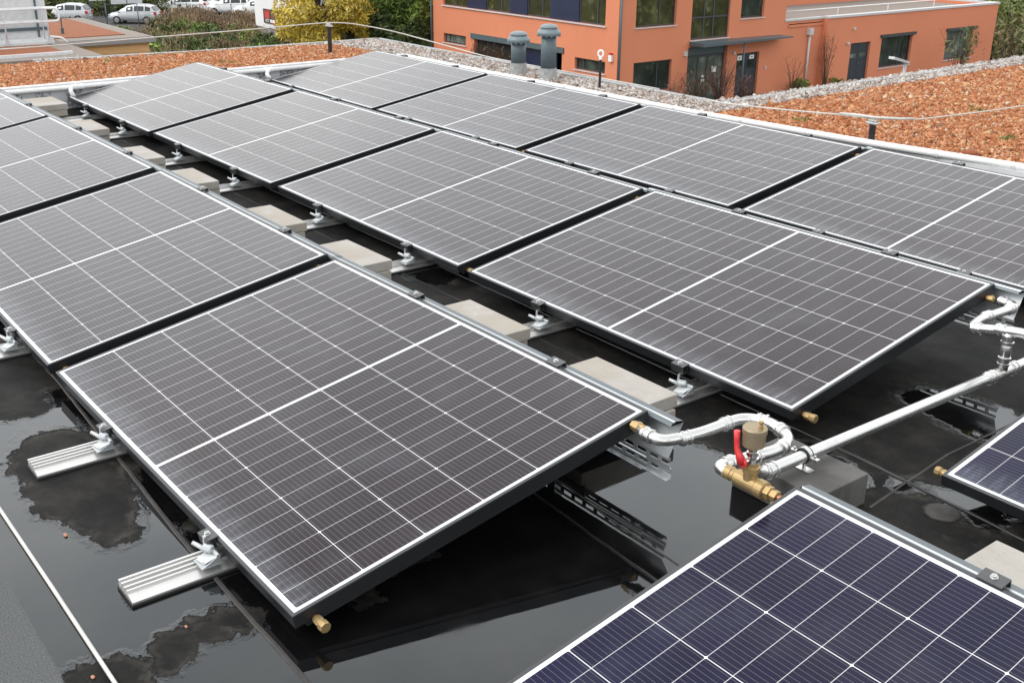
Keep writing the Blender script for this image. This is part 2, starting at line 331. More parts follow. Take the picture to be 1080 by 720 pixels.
# ------------------------------------------------------------------ mesh builder
class MB:
    def __init__(s): s.v = []; s.f = []; s.mi = []; s.mats = []; s.cur = 0; s.sm = []; s.smooth = False
    def mat(s, m):
        if m not in s.mats: s.mats.append(m)
        s.cur = s.mats.index(m); return s
    def add(s, vs, fs, T=None):
        o = len(s.v)
        for v in vs:
            v = Vector(v); s.v.append(tuple(T @ v if T else v))
        for f in fs: s.f.append(tuple(i+o for i in f)); s.mi.append(s.cur); s.sm.append(s.smooth)
        return s
    def box(s, a, b, T=None, bev=0.):
        x0, y0, z0 = [min(p, q) for p, q in zip(a, b)]; x1, y1, z1 = [max(p, q) for p, q in zip(a, b)]
        if bev <= 0:
            vs = [(x, y, z) for z in (z0, z1) for y in (y0, y1) for x in (x0, x1)]
            return s.add(vs, [(0, 2, 3, 1), (4, 5, 7, 6), (0, 1, 5, 4), (2, 6, 7, 3), (0, 4, 6, 2), (1, 3, 7, 5)], T)
        bm = bmesh.new(); r = bmesh.ops.create_cube(bm, size=1)
        bmesh.ops.scale(bm, vec=(x1-x0, y1-y0, z1-z0), verts=bm.verts); bmesh.ops.translate(bm, vec=((x0+x1)/2, (y0+y1)/2, (z0+z1)/2), verts=bm.verts)
        bmesh.ops.bevel(bm, geom=list(bm.edges), offset=bev, segments=2, affect='EDGES', profile=.6)
        bm.verts.index_update()
        s.add([v.co.copy() for v in bm.verts], [[v.index for v in f.verts] for f in bm.faces], T); bm.free(); return s
    def prism(s, prof, axis, a, b, T=None):
        n = len(prof); P = []
        for t in (a, b):
            for (p, q) in prof:
                P.append((t, p, q) if axis == 'x' else (p, t, q) if axis == 'y' else (p, q, t))
        fs = [(i, (i+1) % n, n+(i+1) % n, n+i) for i in range(n)]+[tuple(range(n))[::-1], tuple(range(n, 2*n))]
        return s.add(P, fs, T)
    def tube(s, path, r, seg=12, cap=True, T=None):
        path = [Vector(p) for p in path]; rs = r if isinstance(r, (list, tuple)) else [r]*len(path)
        sm = s.smooth; s.smooth = True
        V = []; N = None
        for i, p in enumerate(path):
            d = (path[min(i+1, len(path)-1)]-path[max(i-1, 0)])
            if d.length < 1e-9: d = Vector((0, 0, 1))
            d.normalize()
            if N is None: N = d.orthogonal().normalized()
            else:
                N = (N-d*N.dot(d)); N = N.normalized() if N.length > 1e-6 else d.orthogonal().normalized()
            B = d.cross(N)
            for k in range(seg):
                a = 2*math.pi*k/seg; V.append(p+(N*math.cos(a)+B*math.sin(a))*rs[i])
        F = [(i*seg+k, i*seg+(k+1) % seg, (i+1)*seg+(k+1) % seg, (i+1)*seg+k) for i in range(len(path)-1) for k in range(seg)]
        s.add(V, F, T); s.smooth = False
        if cap:
            o = len(s.v)-len(V)
            for fcap in (tuple(range(seg))[::-1], tuple(range((len(path)-1)*seg, len(path)*seg))):
                s.f.append(tuple(i+o for i in fcap)); s.mi.append(s.cur); s.sm.append(False)
        s.smooth = sm; return s
    def rings(s, origin, axis, prof, seg=20):
        """lathe: prof list of (t along axis, radius)"""
        o = Vector(origin); d = Vector(axis).normalized()
        return s.tube_profile([(o+d*t) for t, r in prof], [r for t, r in prof], d, seg)
    def tube_profile(s, pts, rs, d, seg):
        N = d.orthogonal().normalized(); B = d.cross(N); V = []
        for p, r in zip(pts, rs):
            for k in range(seg):
                a = 2*math.pi*k/seg; V.append(p+(N*math.cos(a)+B*math.sin(a))*max(r, 1e-5))
        F = [(i*seg+k, i*seg+(k+1) % seg, (i+1)*seg+(k+1) % seg, (i+1)*seg+k) for i in range(len(pts)-1) for k in range(seg)]
        F += [tuple(range(seg))[::-1], tuple(range((len(pts)-1)*seg, len(pts)*seg))]
        return s.add(V, F)
    def build(s, name, mat=None, parent=None, recalc=True):
        me = bpy.data.meshes.new(name); me.from_pydata([tuple(v) for v in s.v], [], s.f)
        mats = s.mats if s.mats else [mat]
        for m in mats: me.materials.append(m)
        if s.mats: me.polygons.foreach_set('material_index', s.mi)
        me.polygons.foreach_set('use_smooth', s.sm)
        if recalc:
            bm = bmesh.new(); bm.from_mesh(me); bmesh.ops.recalc_face_normals(bm, faces=bm.faces); bm.to_mesh(me); bm.free()
        me.update(); o = bpy.data.objects.new(name, me); COL.objects.link(o)
        if parent: o.parent = parent
        return o

def tag(o, label=None, cat=None, group=None, kind=None):
    if label: o['label'] = label
    if cat: o['category'] = cat
    if group: o['group'] = group
    if kind: o['kind'] = kind
    return o
def thing(name, label, cat, loc=(0, 0, 0), rz=0., group=None):
    o = bpy.data.objects.new(name, None); COL.objects.link(o); o.location = loc; o.rotation_euler = (0, 0, rz); o.empty_display_size = .1
    return tag(o, label, cat, group)
def dup(o, parent=None):
    c = o.copy(); COL.objects.link(c); c.parent = parent
    for ch in o.children: dup(ch, c)
    return c
def rounded(path, r, n=6):
    P = [Vector(p) for p in path]; out = [P[0]]
    for i in range(1, len(P)-1):
        a, b, c = P[i-1], P[i], P[i+1]; ra = min(r, (a-b).length*.48, (c-b).length*.48)
        s, e = b+(a-b).normalized()*ra, b+(c-b).normalized()*ra
        for k in range(n+1):
            t = k/n; out.append(s*(1-t)**2+b*2*t*(1-t)+e*t*t)
    out.append(P[-1]); return out

# ------------------------------------------------------------------ our own flat roof
outer = [(-1.85, -14), (-1.85, 2.0), (-1.62, 3.6), (-1.58, 5.60), (3.46, 5.60), (3.36, 18), (16, 18), (16, -14)]
b = MB().mat(M_['render']); b.prism(outer, 'z', -8.2, -.03); tag(b.build('flat_roof_block'), kind='structure')
b = MB(); b.prism([(-.10, -13.9), (-.10, 5.0), (15.9, 5.4), (15.9, -13.9)], 'z', -.028, 0.0)
tag(b.build('roof_membrane', M_['membrane']), kind='structure')
# lap joints of the sheets (thin raised strips)
def lap(pts, wd, h, name='membrane_lap'):
    b = MB(); P = [Vector((x, y, 0)) for x, y in pts]
    rr = random.Random(3); dense = []
    for i in range(len(P)-1):
        n = max(1, int((P[i+1]-P[i]).length/.05))
        for k in range(n): dense.append(P[i].lerp(P[i+1], k/n)+Vector((rr.uniform(-.0015, .0015), rr.uniform(-.0015, .0015), 0)))
    dense.append(P[-1]); prev = None
    for i, p in enumerate(dense):
        d = (dense[min(i+1, len(dense)-1)]-dense[max(i-1, 0)]).normalized(); n = Vector((-d.y, d.x, 0))
        cur = [p-n*wd/2+Vector((0, 0, .0005)), p-n*wd*.3+Vector((0, 0, h)), p+n*wd*.3+Vector((0, 0, h)), p+n*wd/2+Vector((0, 0, .0005))]
        if prev: b.add(prev+cur, [(0, 1, 5, 4), (1, 2, 6, 5), (2, 3, 7, 6)])
        prev = cur
    o = b.build(name, None); return tag(o, kind='structure')
M_['lapm'] = simple("membrane_edge_dull", (.035, .032, .030), .55, var=.5, sc=9, bump=.4, bsc=60)
M_['lapb'] = simple("membrane_edge_black", (.008, .008, .009), .3, var=.3, sc=9)
def lapobj(pts, wd, h, m):
    o = lap(pts, wd, h); o.data.materials.clear(); o.data.materials.append(m)
lapobj([(2, .05), (5.363, .045), (6.03, .018), (6.7, -.012), (7.37, -.014), (9.5, -.03)], .013, .004, M_['lapm'])
lapobj([(5.9, 1.03), (6.6, .985), (7.04, .90), (7.3, .885), (7.60, .875), (9, .87)], .010, .004, M_['lapb'])
lapobj([(6.9, .995), (7.037, 1.01), (7.25, .985), (7.554, .972), (7.8, .96), (9, .95)], .006, .0025, M_['lapm'])
lapobj([(0, 1.93), (3.2, 1.90), (6.2, 1.87), (7.43, 1.853), (8.2, 1.80), (9.5, 1.78)], .010, .004, M_['lapb'])
lapobj([(7.66, 1.62), (7.64, 1.80), (7.61, 2.09), (7.62, 2.9), (7.62, 3.6)], .008, .002, M_['lapm'])
lapobj([(0, 1.68), (4, 1.69), (6.5, 1.68)], .008, .003, M_['lapb'])
# membrane bump over a fixing
b = MB(); b.smooth = True
b.rings((7.80, 1.762, 0), (0, 0, 1), [(0.0005, .055), (.006, .042), (.010, .026), (.009, .012), (.008, .001)], 24)
tag(b.build('membrane_fixing_bump', M_['lapm']), kind='structure')
# raised green-roof build-up: back strip, side strip
sub = [(-1.80, -13.8), (-1.80, 2.0), (-1.57, 3.6), (-1.53, 5.55), (3.41, 5.55), (3.31, 17.9), (15.9, 17.9), (15.9, 5.46), (6.6, 5.27), (3.7, 5.06), (-.16, 5.04), (-.16, -13.8)]
b = MB().mat(M_['chipbed']); b.prism(sub, 'z', -.029, .165); tag(b.build('substrate_bed'), kind='structure')
# metal edge trim outside
b = MB(); ol = outer[1:6]
for i in range(len(ol)-1):
    p, q = Vector((*ol[i], 0)), Vector((*ol[i+1], 0)); d = (q-p).normalized(); n = Vector((-d.y, d.x, 0))
    for (o0, o1, z0, z1) in ((-.012, .018, -.25, .185), (-.05, -.0125, .16, .185)):
        vs = [p+n*o0, q+n*o0, q+n*o1, p+n*o1]
        b.add([(v.x, v.y, z0) for v in vs]+[(v.x, v.y, z1) for v in vs], [(3, 2, 1, 0), (4, 5, 6, 7), (0, 1, 5, 4), (1, 2, 6, 5), (2, 3, 7, 6), (3, 0, 4, 7)])
tag(b.build('roof_edge_flashing', M_['ventbase']), kind='structure')
# inner upstand: foil-faced strip and pale capping at the back, capping along the side
b = MB(); b.box((-.150, -13, .001), (-.122, 5.02, .164)); tag(b.build('foil_upstand', M_['foil']), kind='structure')
b = MB(); b.box((-.200, -13, .166), (-.128, 5.0, .200)); tag(b.build('upstand_capping', M_['pale']), kind='structure')
b = MB(); b.prism([(.0, 4.99), (3.8, 5.005), (6.6, 5.22), (15.9, 5.41), (15.9, 5.455), (6.6, 5.262), (3.7, 5.05), (0, 5.035)], 'z', .001, .150)
tag(b.build('upstand_side', M_['clamp']), kind='structure')
b = MB(); b.prism([(-.18, 5.006), (3.76, 5.012), (6.6, 5.226), (15.9, 5.41), (15.9, 5.47), (6.6, 5.287), (3.7, 5.072), (-.18, 5.066)], 'z', .166, .196)
tag(b.build('upstand_capping_side', M_['pale']), kind='structure')

# ------------------------------------------------------------------ loose stone: real chips in one mesh each
def inpoly(x, y, poly):
    c = np.zeros(len(x), bool); n = len(poly); j = n-1
    for i in range(n):
        xi, yi = poly[i]; xj, yj = poly[j]
        k = ((yi > y) != (yj > y)) & (x < (xj-xi)*(y-yi)/((yj-yi)+1e-12)+xi); c ^= k; j = i
    return c
def scatter(name, mat, poly, dens, size, z, seed, flat=.5, stretch=1.5, bbox=None, layers=1):
    rg = np.random.default_rng(seed); xs = [p[0] for p in poly]; ys = [p[1] for p in poly]
    if bbox is None: bbox = (min(xs), max(xs), min(ys), max(ys))
    n = int((bbox[1]-bbox[0])*(bbox[3]-bbox[2])*dens)
    x = rg.uniform(bbox[0], bbox[1], n); y = rg.uniform(bbox[2], bbox[3], n); k = inpoly(x, y, poly); x, y = x[k], y[k]; n = len(x)
    base = np.array([[1, 0, 0], [-1, 0, 0], [0, 1, 0], [0, -1, 0], [0, 0, 1], [0, 0, -1], ], float)
    s = size*rg.lognormal(0, .35, n)
    V = base[None]*np.ones((n, 1, 1))+rg.normal(0, .28, (n, 6, 3))
    V = V*np.stack([s*stretch*rg.uniform(.7, 1.2, n), s, s*flat*rg.uniform(.6, 1.3, n)], 1)[:, None, :]
    a = rg.uniform(0, 2*np.pi, n); tl = rg.normal(0, .45, n)
    ct, st = np.cos(tl)[:, None], np.sin(tl)[:, None]; X, Y, Z = V[..., 0], V[..., 1], V[..., 2]
    X, Z = X*ct-Z*st, X*st+Z*ct
    ca, sa = np.cos(a)[:, None], np.sin(a)[:, None]; X, Y = X*ca-Y*sa, X*sa+Y*ca
    zz = z+rg.uniform(-.2, 1.0, n)*size*.9
    V = np.stack([X+x[:, None], Y+y[:, None], Z+zz[:, None]], -1).reshape(-1, 3)
    T = np.array([[0, 2, 4], [2, 1, 4], [1, 3, 4], [3, 0, 4], [2, 0, 5], [1, 2, 5], [3, 1, 5], [0, 3, 5]])
    F = (T[None]+6*np.arange(n)[:, None, None]).reshape(-1, 3)
    me = bpy.data.meshes.new(name); me.vertices.add(len(V)); me.vertices.foreach_set('co', V.ravel())
    me.loops.add(F.size); me.loops.foreach_set('vertex_index', F.ravel()); me.polygons.add(len(F))
    me.polygons.foreach_set('loop_start', np.arange(len(F))*3); me.polygons.foreach_set('loop_total', np.full(len(F), 3))
    me.update(calc_edges=True)
    at = me.attributes.new('rnd', 'FLOAT', 'FACE'); at.data.foreach_set('value', np.repeat(rg.random(n), 8)); me.materials.append(mat); me.validate()
    o = bpy.data.objects.new(name, me); COL.objects.link(o); return tag(o, kind='stuff')
inner = [(-1.60, 1.6), (-1.56, 4.45), (-1.40, 4.90), (-.83, 4.985), (3.74, 5.06), (3.69, 6.9), (3.69, 9.65), (3.6, 14), (14, 14), (14, 5.45), (6.6, 5.30), (3.76, 5.075), (-.16, 5.06), (-.19, -2), (-1.7, -2)]
red_back = [(-1.74, -1), (-1.70, 2.0), (-1.56, 4.45), (-1.38, 4.90), (-.83, 5.00), (-.20, 5.02), (-.20, -1)]
red_side = [(3.74, 5.09), (3.68, 9.65), (3.60, 13), (8.5, 13), (8.5, 5.32), (6.6, 5.30)]
scatter('red_chippings', M_['chips'], red_back, 9500, .0098, .167, 1)
scatter('red_chippings', M_['chips'], red_side, 6500, .0112, .167, 2)
peb = [(-1.79, 2.0), (-1.57, 3.6), (-1.53, 5.54), (3.40, 5.54), (3.30, 13), (3.58, 13), (3.66, 9.65), (3.74, 5.075), (-.18, 5.075), (-.83, 5.01), (-1.38, 4.92), (-1.55, 4.45), (-1.68, 2.0)]
scatter('pebble_strip', M_['pebbles'], peb, 5200, .0130, .168, 3, .55, 1.35)
moss = []
_r = random.Random(4)
for x, y in ((-.9, 1.3), (-1.3, 2.6), (4.6, 8.2), (5.6, 6.1), (4.9, 6.9), (6.0, 7.4), (5.3, 9.2), (6.4, 5.9), (4.2, 5.5), (-.7, 3.4), (5.9, 8.6)): moss.append((x+_r.uniform(-.1, .1), y))
# a few stray chips that landed on the membrane
for x, y, z, s, lab in ((6.437, -.252, 0, .0065, 'small orange brick chip lying on the dry membrane patch'), (7.065, -.385, 0, .0055, 'tiny tan chip on the membrane beside the rough felt edge'),
                        (7.015, -.15, .0, .0045, 'reddish chip in the puddle in front of the nearest rail end')):
    rg = random.Random(int(x*1000)); bm = bmesh.new(); bmesh.ops.create_icosphere(bm, subdivisions=1, radius=s)
    for v in bm.verts: v.co = Vector((v.co.x*1.4*rg.uniform(.8, 1.2), v.co.y*rg.uniform(.7, 1.2), v.co.z*.6))
    me = bpy.data.meshes.new('stone_chip'); bm.to_mesh(me); bm.free(); me.materials.append(simple('chip_single', (.42, .20, .12), .9))
    o = bpy.data.objects.new('stone_chip', me); COL.objects.link(o); o.location = (x, y, s*.5); tag(o, lab, 'stone chip', 'stray chips on the membrane')

# ------------------------------------------------------------------ solar panels
TILT, PITCHY, NOM = 0.168367, 1.759754, 1.822
FIT = {('L', 0): (-.011, -.0135, .0027, .0014, -.0006, -.0006), ('L', 1): (-.0025, -.0088, .0042, .0018, .0018, .0044), ('L', 2): (.0102, .0069, -.0092, .0092, .0046, 0),
       ('L', 3): (.0029, .0187, -.0185, .0096, -.0038, .0024), ('M', 0): (-.0433, -.005, .0071, .0013, -.0009, -.0008), ('M', 1): (-.002, -.0051, .0126, -.0057, .0006, .0027),
       ('M', 2): (-.0068, .0147, .0034, 0, .003, -.0033), ('M', 3): (.0397, -.0112, .0178, .0065, -.0052, -.0034), ('R', 0): (-.0153, -.0051, -.0102, -.0109, .0024, -.0003),
       ('R', 1): (-.0147, .0033, -.0106, -.0095, -.0009, -.0018), ('R', 2): (.0149, -.002, -.0017, -.006, -.0039, -.0055), ('R', 3): (.0279, .007, .0022, .0024, .0005, -.0016)}
ROWY = {'L': 0., 'M': PITCHY, 'R': 2*PITCHY}
def pmat(row, i, d=None, x0=None, y0=None):
    d = d if d is not None else FIT[(row, i)]; t = TILT+d[3]; sl = d[4]; yw = d[5]
    ex = Vector((math.cos(sl), 0, -math.sin(sl))); ey = Vector((0, math.cos(t), math.sin(t))); R = Matrix.Rotation(yw, 3, 'Z')
    ex = R @ ex; ey = R @ ey; ey = (ey-ex*ex.dot(ey)).normalized(); ez = ex.cross(ey)
    bx = i*NOM if x0 is None else x0; by = ROWY[row] if y0 is None else y0
    c = Vector((bx+PL/2+d[0], by+PW/2*math.cos(TILT)+d[1], .1+PW/2*math.sin(TILT)+d[2]))
    return Matrix(((ex.x, ey.x, ez.x, c.x), (ex.y, ey.y, ez.y, c.y), (ex.z, ey.z, ez.z, c.z), (0, 0, 0, 1)))
PM = {k: pmat(*k) for k in FIT}
PM[('N', 0)] = pmat('L', 0, (0, 0, 0, 0, 0, 0), 7.764, -.004); PM[('Q', 0)] = pmat('M', 0, (0, 0, 0, 0, 0, 0), 7.766, 1.788)
def sweep(prof, hx, hy, b):
    """rectangular frame: prof = closed list of (inset, z)"""
    n = len(prof); V = []
    for sx, sy in ((-1, -1), (1, -1), (1, 1), (-1, 1)):
        for (ins, z) in prof: V.append((sx*(hx-ins), sy*(hy-ins), z))
    F = [(c*n+k, c*n+(k+1) % n, ((c+1) % 4)*n+(k+1) % n, ((c+1) % 4)*n+k) for c in range(4) for k in range(n)]
    b.add(V, F)
def make_panel():
    t = thing('solar_panel', 'x', 'solar panel')
    b = MB().mat(M_['frame'])
    sweep([(.0015, .0), (0, -.0015), (0, -.035), (.024, -.035), (.024, -.0335), (.0018, -.0335), (.0018, -.008), (.0095, -.008), (.0095, -.0001)], PL/2, PW/2, b)
    b.mat(M_['frame_lip']); sweep([(.0006, .0003), (.0095, .0003), (.0095, .0011), (.0012, .0011)], PL/2, PW/2, b)
    b.build('frame', None, t)
    b = MB(); b.box((-PL/2+.0096, -PW/2+.0096, -.0065), (PL/2-.0096, PW/2-.0096, -.0004)); b.build('laminate', M_['cells'], t)
    b = MB(); b.box((-PL/2+.004, -PW/2+.03, -.050), (PL/2-.004, PW/2-.03, -.036)); b.build('heat_exchanger', M_['absorber'], t)
    for sx in (-1, 1):
        for sy in (-1, 1):
            c = MB(); x0 = sx*(PL/2+.0005); y0 = sy*(PW/2-.052)
            c.mat(M_['copper']); c.rings((x0-sx*.02, y0, -.036), (sx, 0, 0), [(0, .009), (.024, .009)], 14)
            c.mat(M_['brass']); c.rings((x0+sx*.003, y0, -.036), (sx, 0, 0), [(0, .010), (.001, .0115), (.009, .0115), (.0095, .013), (.022, .013), (.0255, .011)], 6 if sx > 0 else 14)
            c.build('connector', None, t)
    return t
LAB = {('L', 0): 'farthest solar panel of the left row, only a corner in view', ('L', 1): 'second solar panel from the far end of the left row',
       ('L', 2): 'left row solar panel directly behind the large front one', ('L', 3): 'large dark solar panel nearest the puddles with water marks on its low front corner',
       ('M', 0): 'farthest solar panel of the middle row, beside the pale elbow pipe at the back', ('M', 1): 'second solar panel from the far end of the middle row',
       ('M', 2): 'third solar panel from the far end of the middle row, above the slab stacks', ('M', 3): 'nearest solar panel of the middle row with a brass end cap above the grey block',
       ('R', 0): 'farthest solar panel of the right row, below the black post at the corner', ('R', 1): 'solar panel of the right row below the two grey roof vents',
       ('R', 2): 'third solar panel of the right row, reaching to the black wire post', ('R', 3): 'right row solar panel cut off by the right picture edge',
       ('N', 0): 'deep blue solar panel in the front right corner beyond the brass valve', ('Q', 0): 'solar panel corner at the right picture edge behind the concrete slab'}
proto = make_panel(); first = True
for k in LAB:
    o = proto if first else dup(proto); first = False
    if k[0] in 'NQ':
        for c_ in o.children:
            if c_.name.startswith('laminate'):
                c_.data = c_.data.copy(); c_.data.materials[0] = M_['cells_view_blue']
    o.matrix_world = PM[k]; tag(o, LAB[k], 'solar panel', 'solar panels in tilted rows on the roof')
def pp(row, i, u, v, zo=0.):   # world point on a panel: u from far end, v from low edge
    return PM[(row, i)] @ Vector((u-PL/2, v-PW/2, zo))
def edge_pt(row, x, v, zo=0.):
    if x > 7.7: key = ('N', 0) if row == 'L' else ('Q', 0); x0 = 7.764
    else:
        i = max(0, min(3, int(x//NOM))); key = (row, i); x0 = i*NOM
    if key not in PM: return Vector((x, ROWY[row]+v, .1+v*.17))
    return PM[key] @ Vector((x-x0-PL/2, v-PW/2, zo))

# ------------------------------------------------------------------ rails with brackets
RX = [.46, 1.27, 2.31, 3.16, 4.15, 5.02, 6.03, 6.815, 8.27]
rprof = [(-.052, .007), (.052, .007), (.052, .012), (.020, .020), (.016, .020), (.016, .028), (.010, .028), (.010, .018), (-.002, .018), (-.002, .029), (-.009, .029), (-.009, .018), (-.023, .018), (-.023, .030), (-.030, .030), (-.030, .018), (-.044, .018), (-.044, .029), (-.052, .029)]
RLAB = ['far end of the roof behind the left row', 'second from the far end of the roof', 'third from the far end of the roof', 'fourth from the far end of the roof', 'fourth from the near end of the roof', 'sticking out at the left picture edge',
        'whose bare end lies beside the dry membrane patch', 'whose bare end lies in the big puddle nearest the camera', 'under the slab at the right picture edge']
def make_bracket(parent, low):
    """origin on top of the rail at the frame edge; y = up-slope"""
    b = MB().mat(M_['zinc'])
    if low:
        b.box((-.022, -.062, .0), (.032, -.005, .0025)); b.prism([(-.058, .0025), (-.010, .0025), (-.012, .026)], 'x', -.021, -.0185); b.prism([(-.058, .0025), (-.010, .0025), (-.012, .026)], 'x', .0285, .031)
        b.add([(-.0185, -.056, .004), (.016, -.050, .004), (.0285, -.012, .024), (-.0185, -.012, .024)], [(0, 1, 2, 3)])
        b.rings((.010, -.046, .0025), (0, 0, 1), [(0, .007), (.004, .007)], 6)
        b.rings((-.024, -.016, .026), (1, 0, 0), [(0, .0055), (.058, .0055)], 12)
        b.tube([(-.050, -.050, .036), (-.030, -.036, .028), (-.010, -.026, .020)], [.0055, .0065, .006], 8)
        b.rings((-.022, -.030, .030), (1, .35, .1), [(0, .009), (.004, .011), (.026, .011), (.030, .008)], 8)
        b.rings((-.030, -.026, .018), (.1, 0, 1), [(0, .0045), (.040, .0045)], 8)
    else:
        b.box((-.036, -.03, 0), (.036, .05, .004)); b.box((-.018, .004, .004), (-.014, .036, .19)); b.box((.014, .004, .004), (.018, .036, .19)); b.box((-.014, .032, .03), (.014, .036, .19))
    br = b.build('bracket', None, parent); return br
def make_clamp(br, loc, rot):
    b = MB().mat(M_['clamp'])
    b.box((-.028, -.028, -.024), (.028, -.0245, .0055)); b.box((-.028, -.0245, .0022), (.028, .007, .0055)); b.box((-.028, -.0245, -.024), (.028, -.004, -.0205)); b.box((-.028, -.0075, -.0205), (.028, -.004, .002))
    c = b.build('clamp', None, br); c.location = (loc[0]-.038, loc[1], loc[2]+.001); c.rotation_euler = (rot, 0, 0)
    d = MB().mat(M_['bolt']); d.rings((0, -.012, .0055), (0, 0, 1), [(0, .0085), (.0014, .0085), (.0016, .0065), (.007, .0065), (.0072, .003), (.004, .0028)], 14)
    e = d.build('bolt', None, br); e.location = c.location; e.rotation_euler = (rot, 0, 0)
for k, x in enumerate(RX):
    near = x > 7.7
    t = thing('mounting_rail', 'grooved aluminium mounting rail '+RLAB[k], 'mounting rail', (x, 0, 0), 0, 'rails under the panel rows')
    y0, y1 = (-.222, 4.7) if not near else (-.222, 3.0)
    b = MB(); b.prism([(p*.92, q) for p, q in rprof], 'y', y0, y1); b.build('profile', M_['alu'], t)
    b = MB(); b.box((-.052, y0-.003, .0008), (.052, y1, .0068)); b.build('rubber_mat', M_['rubber'], t)
    for row in ('L', 'M', 'R'):
        if near and row == 'R': continue
        lo = edge_pt(row, x, 0.); hi = edge_pt(row, x, PW)
        for low, P in ((True, lo), (False, hi)):
            br = make_bracket(t, low); br.location = (0.012 if low else 0, P.y, .0305)
            if low: make_clamp(br, (0, 0.0, P.z-.0305+.001), TILT)
            else:
                for sgn in (1,):
                    b = MB().mat(M_['clamp']); T = None
                    b.box((-.029, -.007, .0022), (.029, .030, .0055)); b.box((-.029, .026, -.030), (.029, .030, .002)); b.box((-.029, .003, -.026), (.029, .007, .002))
                    c = b.build('clamp', None, br); c.location = (0, 0, P.z-.0305+.001); c.rotation_euler = (TILT, 0, 0)
                    d = MB().mat(M_['bolt']); d.rings((0, .013, .0055), (0, 0, 1), [(0, .0085), (.0014, .0085), (.0016, .0062), (.006, .0062), (.0062, .003), (.004, .0028)], 14)
                    e = d.build('bolt', None, br); e.location = c.location; e.rotation_euler = c.rotation_euler

# ------------------------------------------------------------------ wind deflector sheets behind the high edges
def deflector(row, xs, label):
    t = thing('wind_deflector', label, 'metal sheet', (xs[0][0], ROWY[row], 0), 0, 'galvanised sheets behind the high panel edges')
    inv = Matrix.Translation((-xs[0][0], -ROWY[row], 0))
    b = MB().mat(M_['zinc']); b.mat(M_['zinc_shaded']); prev = None
    prof = [(.004, -.016), (.008, -.010), (.020, -.010), (.0225, -.006), (.050, -.011), (.054, -.016), (.004, -.116)]   # relative to the high edge (y, z)
    prof2 = [(p+.0016, q-.0012) for p, q in prof]
    for x, key_x in xs:
        e = edge_pt(row, key_x, PW); e.x = x
        cur = [inv @ Vector((x, e.y+p, e.z+q)) for p, q in prof]+[inv @ Vector((x, e.y+p, e.z+q)) for p, q in prof2[::-1]]
        if prev:
            n = len(cur)
            for i in range(n): b.mat(M_['zinc_shaded'] if i in (0, 1, 3, 4) else M_['zinc']); b.add([prev[i], prev[(i+1) % n], cur[(i+1) % n], cur[i]], [(0, 1, 2, 3)])  # top strips painted in shade, the narrow fold between them left bright
        else: b.add(cur, [tuple(range(len(cur)))])
        prev = cur
    b.add(prev, [tuple(range(len(prev)))]); b.build('sheet', None, t)
    # slotted foot: two flanges
    b = MB()
    for (dy, z1, z0, dx) in ((.012, -.118, -.150, 0), (.020, -.155, -.185, -.0)):
        for a in range(len(xs)-1):
            (xa, ka), (xb, kb) = xs[a], xs[a+1]; ea, eb = edge_pt(row, ka, PW), edge_pt(row, kb, PW)
            if xb-xa < .3: pass
            n = max(1, round((xb-xa)/.052)); st = (xb-xa)/n
            for j in range(n):
                xa2 = xa+j*st; f = (j+.5)/n; y = ea.y*(1-f)+eb.y*f+dy-ROWY[row]; z = ea.z*(1-f)+eb.z*f; X = xa2-xs[0][0]
                b.box((X, y, z+z1-.010), (X+st, y+.0015, z+z1)); b.box((X, y, z+z0), (X+st, y+.0015, z+z0+.010)); b.box((X, y, z+z0+.010), (X+st*.32, y+.0015, z+z1-.010))
    for a in range(len(xs)-1):
        (xa, ka), (xb, kb) = xs[a], xs[a+1]; ea = edge_pt(row, (ka+kb)/2, PW); y = ea.y-ROWY[row]
        b.box((xa-xs[0][0], y+.0135, ea.z-.152), (xb-xs[0][0], y+.020, ea.z-.1505)); b.box((xa-xs[0][0], y+.0, ea.z-.186), (xb-xs[0][0], y+.020, ea.z-.1845))
    b.build('slotted_foot', M_['zinc'], t)
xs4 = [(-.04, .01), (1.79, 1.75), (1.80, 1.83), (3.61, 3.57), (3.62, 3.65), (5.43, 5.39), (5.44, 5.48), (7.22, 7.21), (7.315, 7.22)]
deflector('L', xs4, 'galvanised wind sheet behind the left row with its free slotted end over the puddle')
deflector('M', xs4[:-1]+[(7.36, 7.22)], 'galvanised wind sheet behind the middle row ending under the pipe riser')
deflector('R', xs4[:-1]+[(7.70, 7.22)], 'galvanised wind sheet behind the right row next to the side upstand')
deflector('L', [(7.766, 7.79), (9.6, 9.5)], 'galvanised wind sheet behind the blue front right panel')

# ------------------------------------------------------------------ ballast slabs
SX = [(.06, 1.205), (1.11, 1.165), (2.20, 1.145), (2.99, 1.150), (4.02, 1.15), (4.81, 1.155), (5.82, 1.130), (6.58, 1.150), (8.065, 1.155)]
SL = ['at the far end of the valley beside the upstand', 'second from the far end of the valley', 'third from the far end of the valley', 'fourth from the far end of the valley', 'behind the second panel gap from the front',
      'fourth stack counted from the near end of the valley', 'behind the middle of the large front panel', 'at the near end, beside the free end of the wind sheet', 'behind the blue panel at the right picture edge']
rg = random.Random(5)
for k, (x, y) in enumerate(SX):
    dx = .40 if k not in (1, 2, 4) else .42
    for lev in range(2):
        b = MB(); b.box((0, 0, 0), (.392 if dx == .4 else .41, .395, .0445), bev=.003)
        b_ = None; o = b.build('concrete_slab', M_['slab']); z = .0315+lev*.0468
        if k == 0: z += .015
        o.location = (x+rg.uniform(-.006, .006), y+rg.uniform(-.006, .006)-(.008 if lev == 0 else 0), z); o.rotation_euler = (0, 0, rg.uniform(-.022, .022))
        tag(o, ('upper' if lev else 'lower')+' pale concrete slab of the stack '+SL[k], 'concrete slab', 'concrete ballast slabs stacked in pairs')
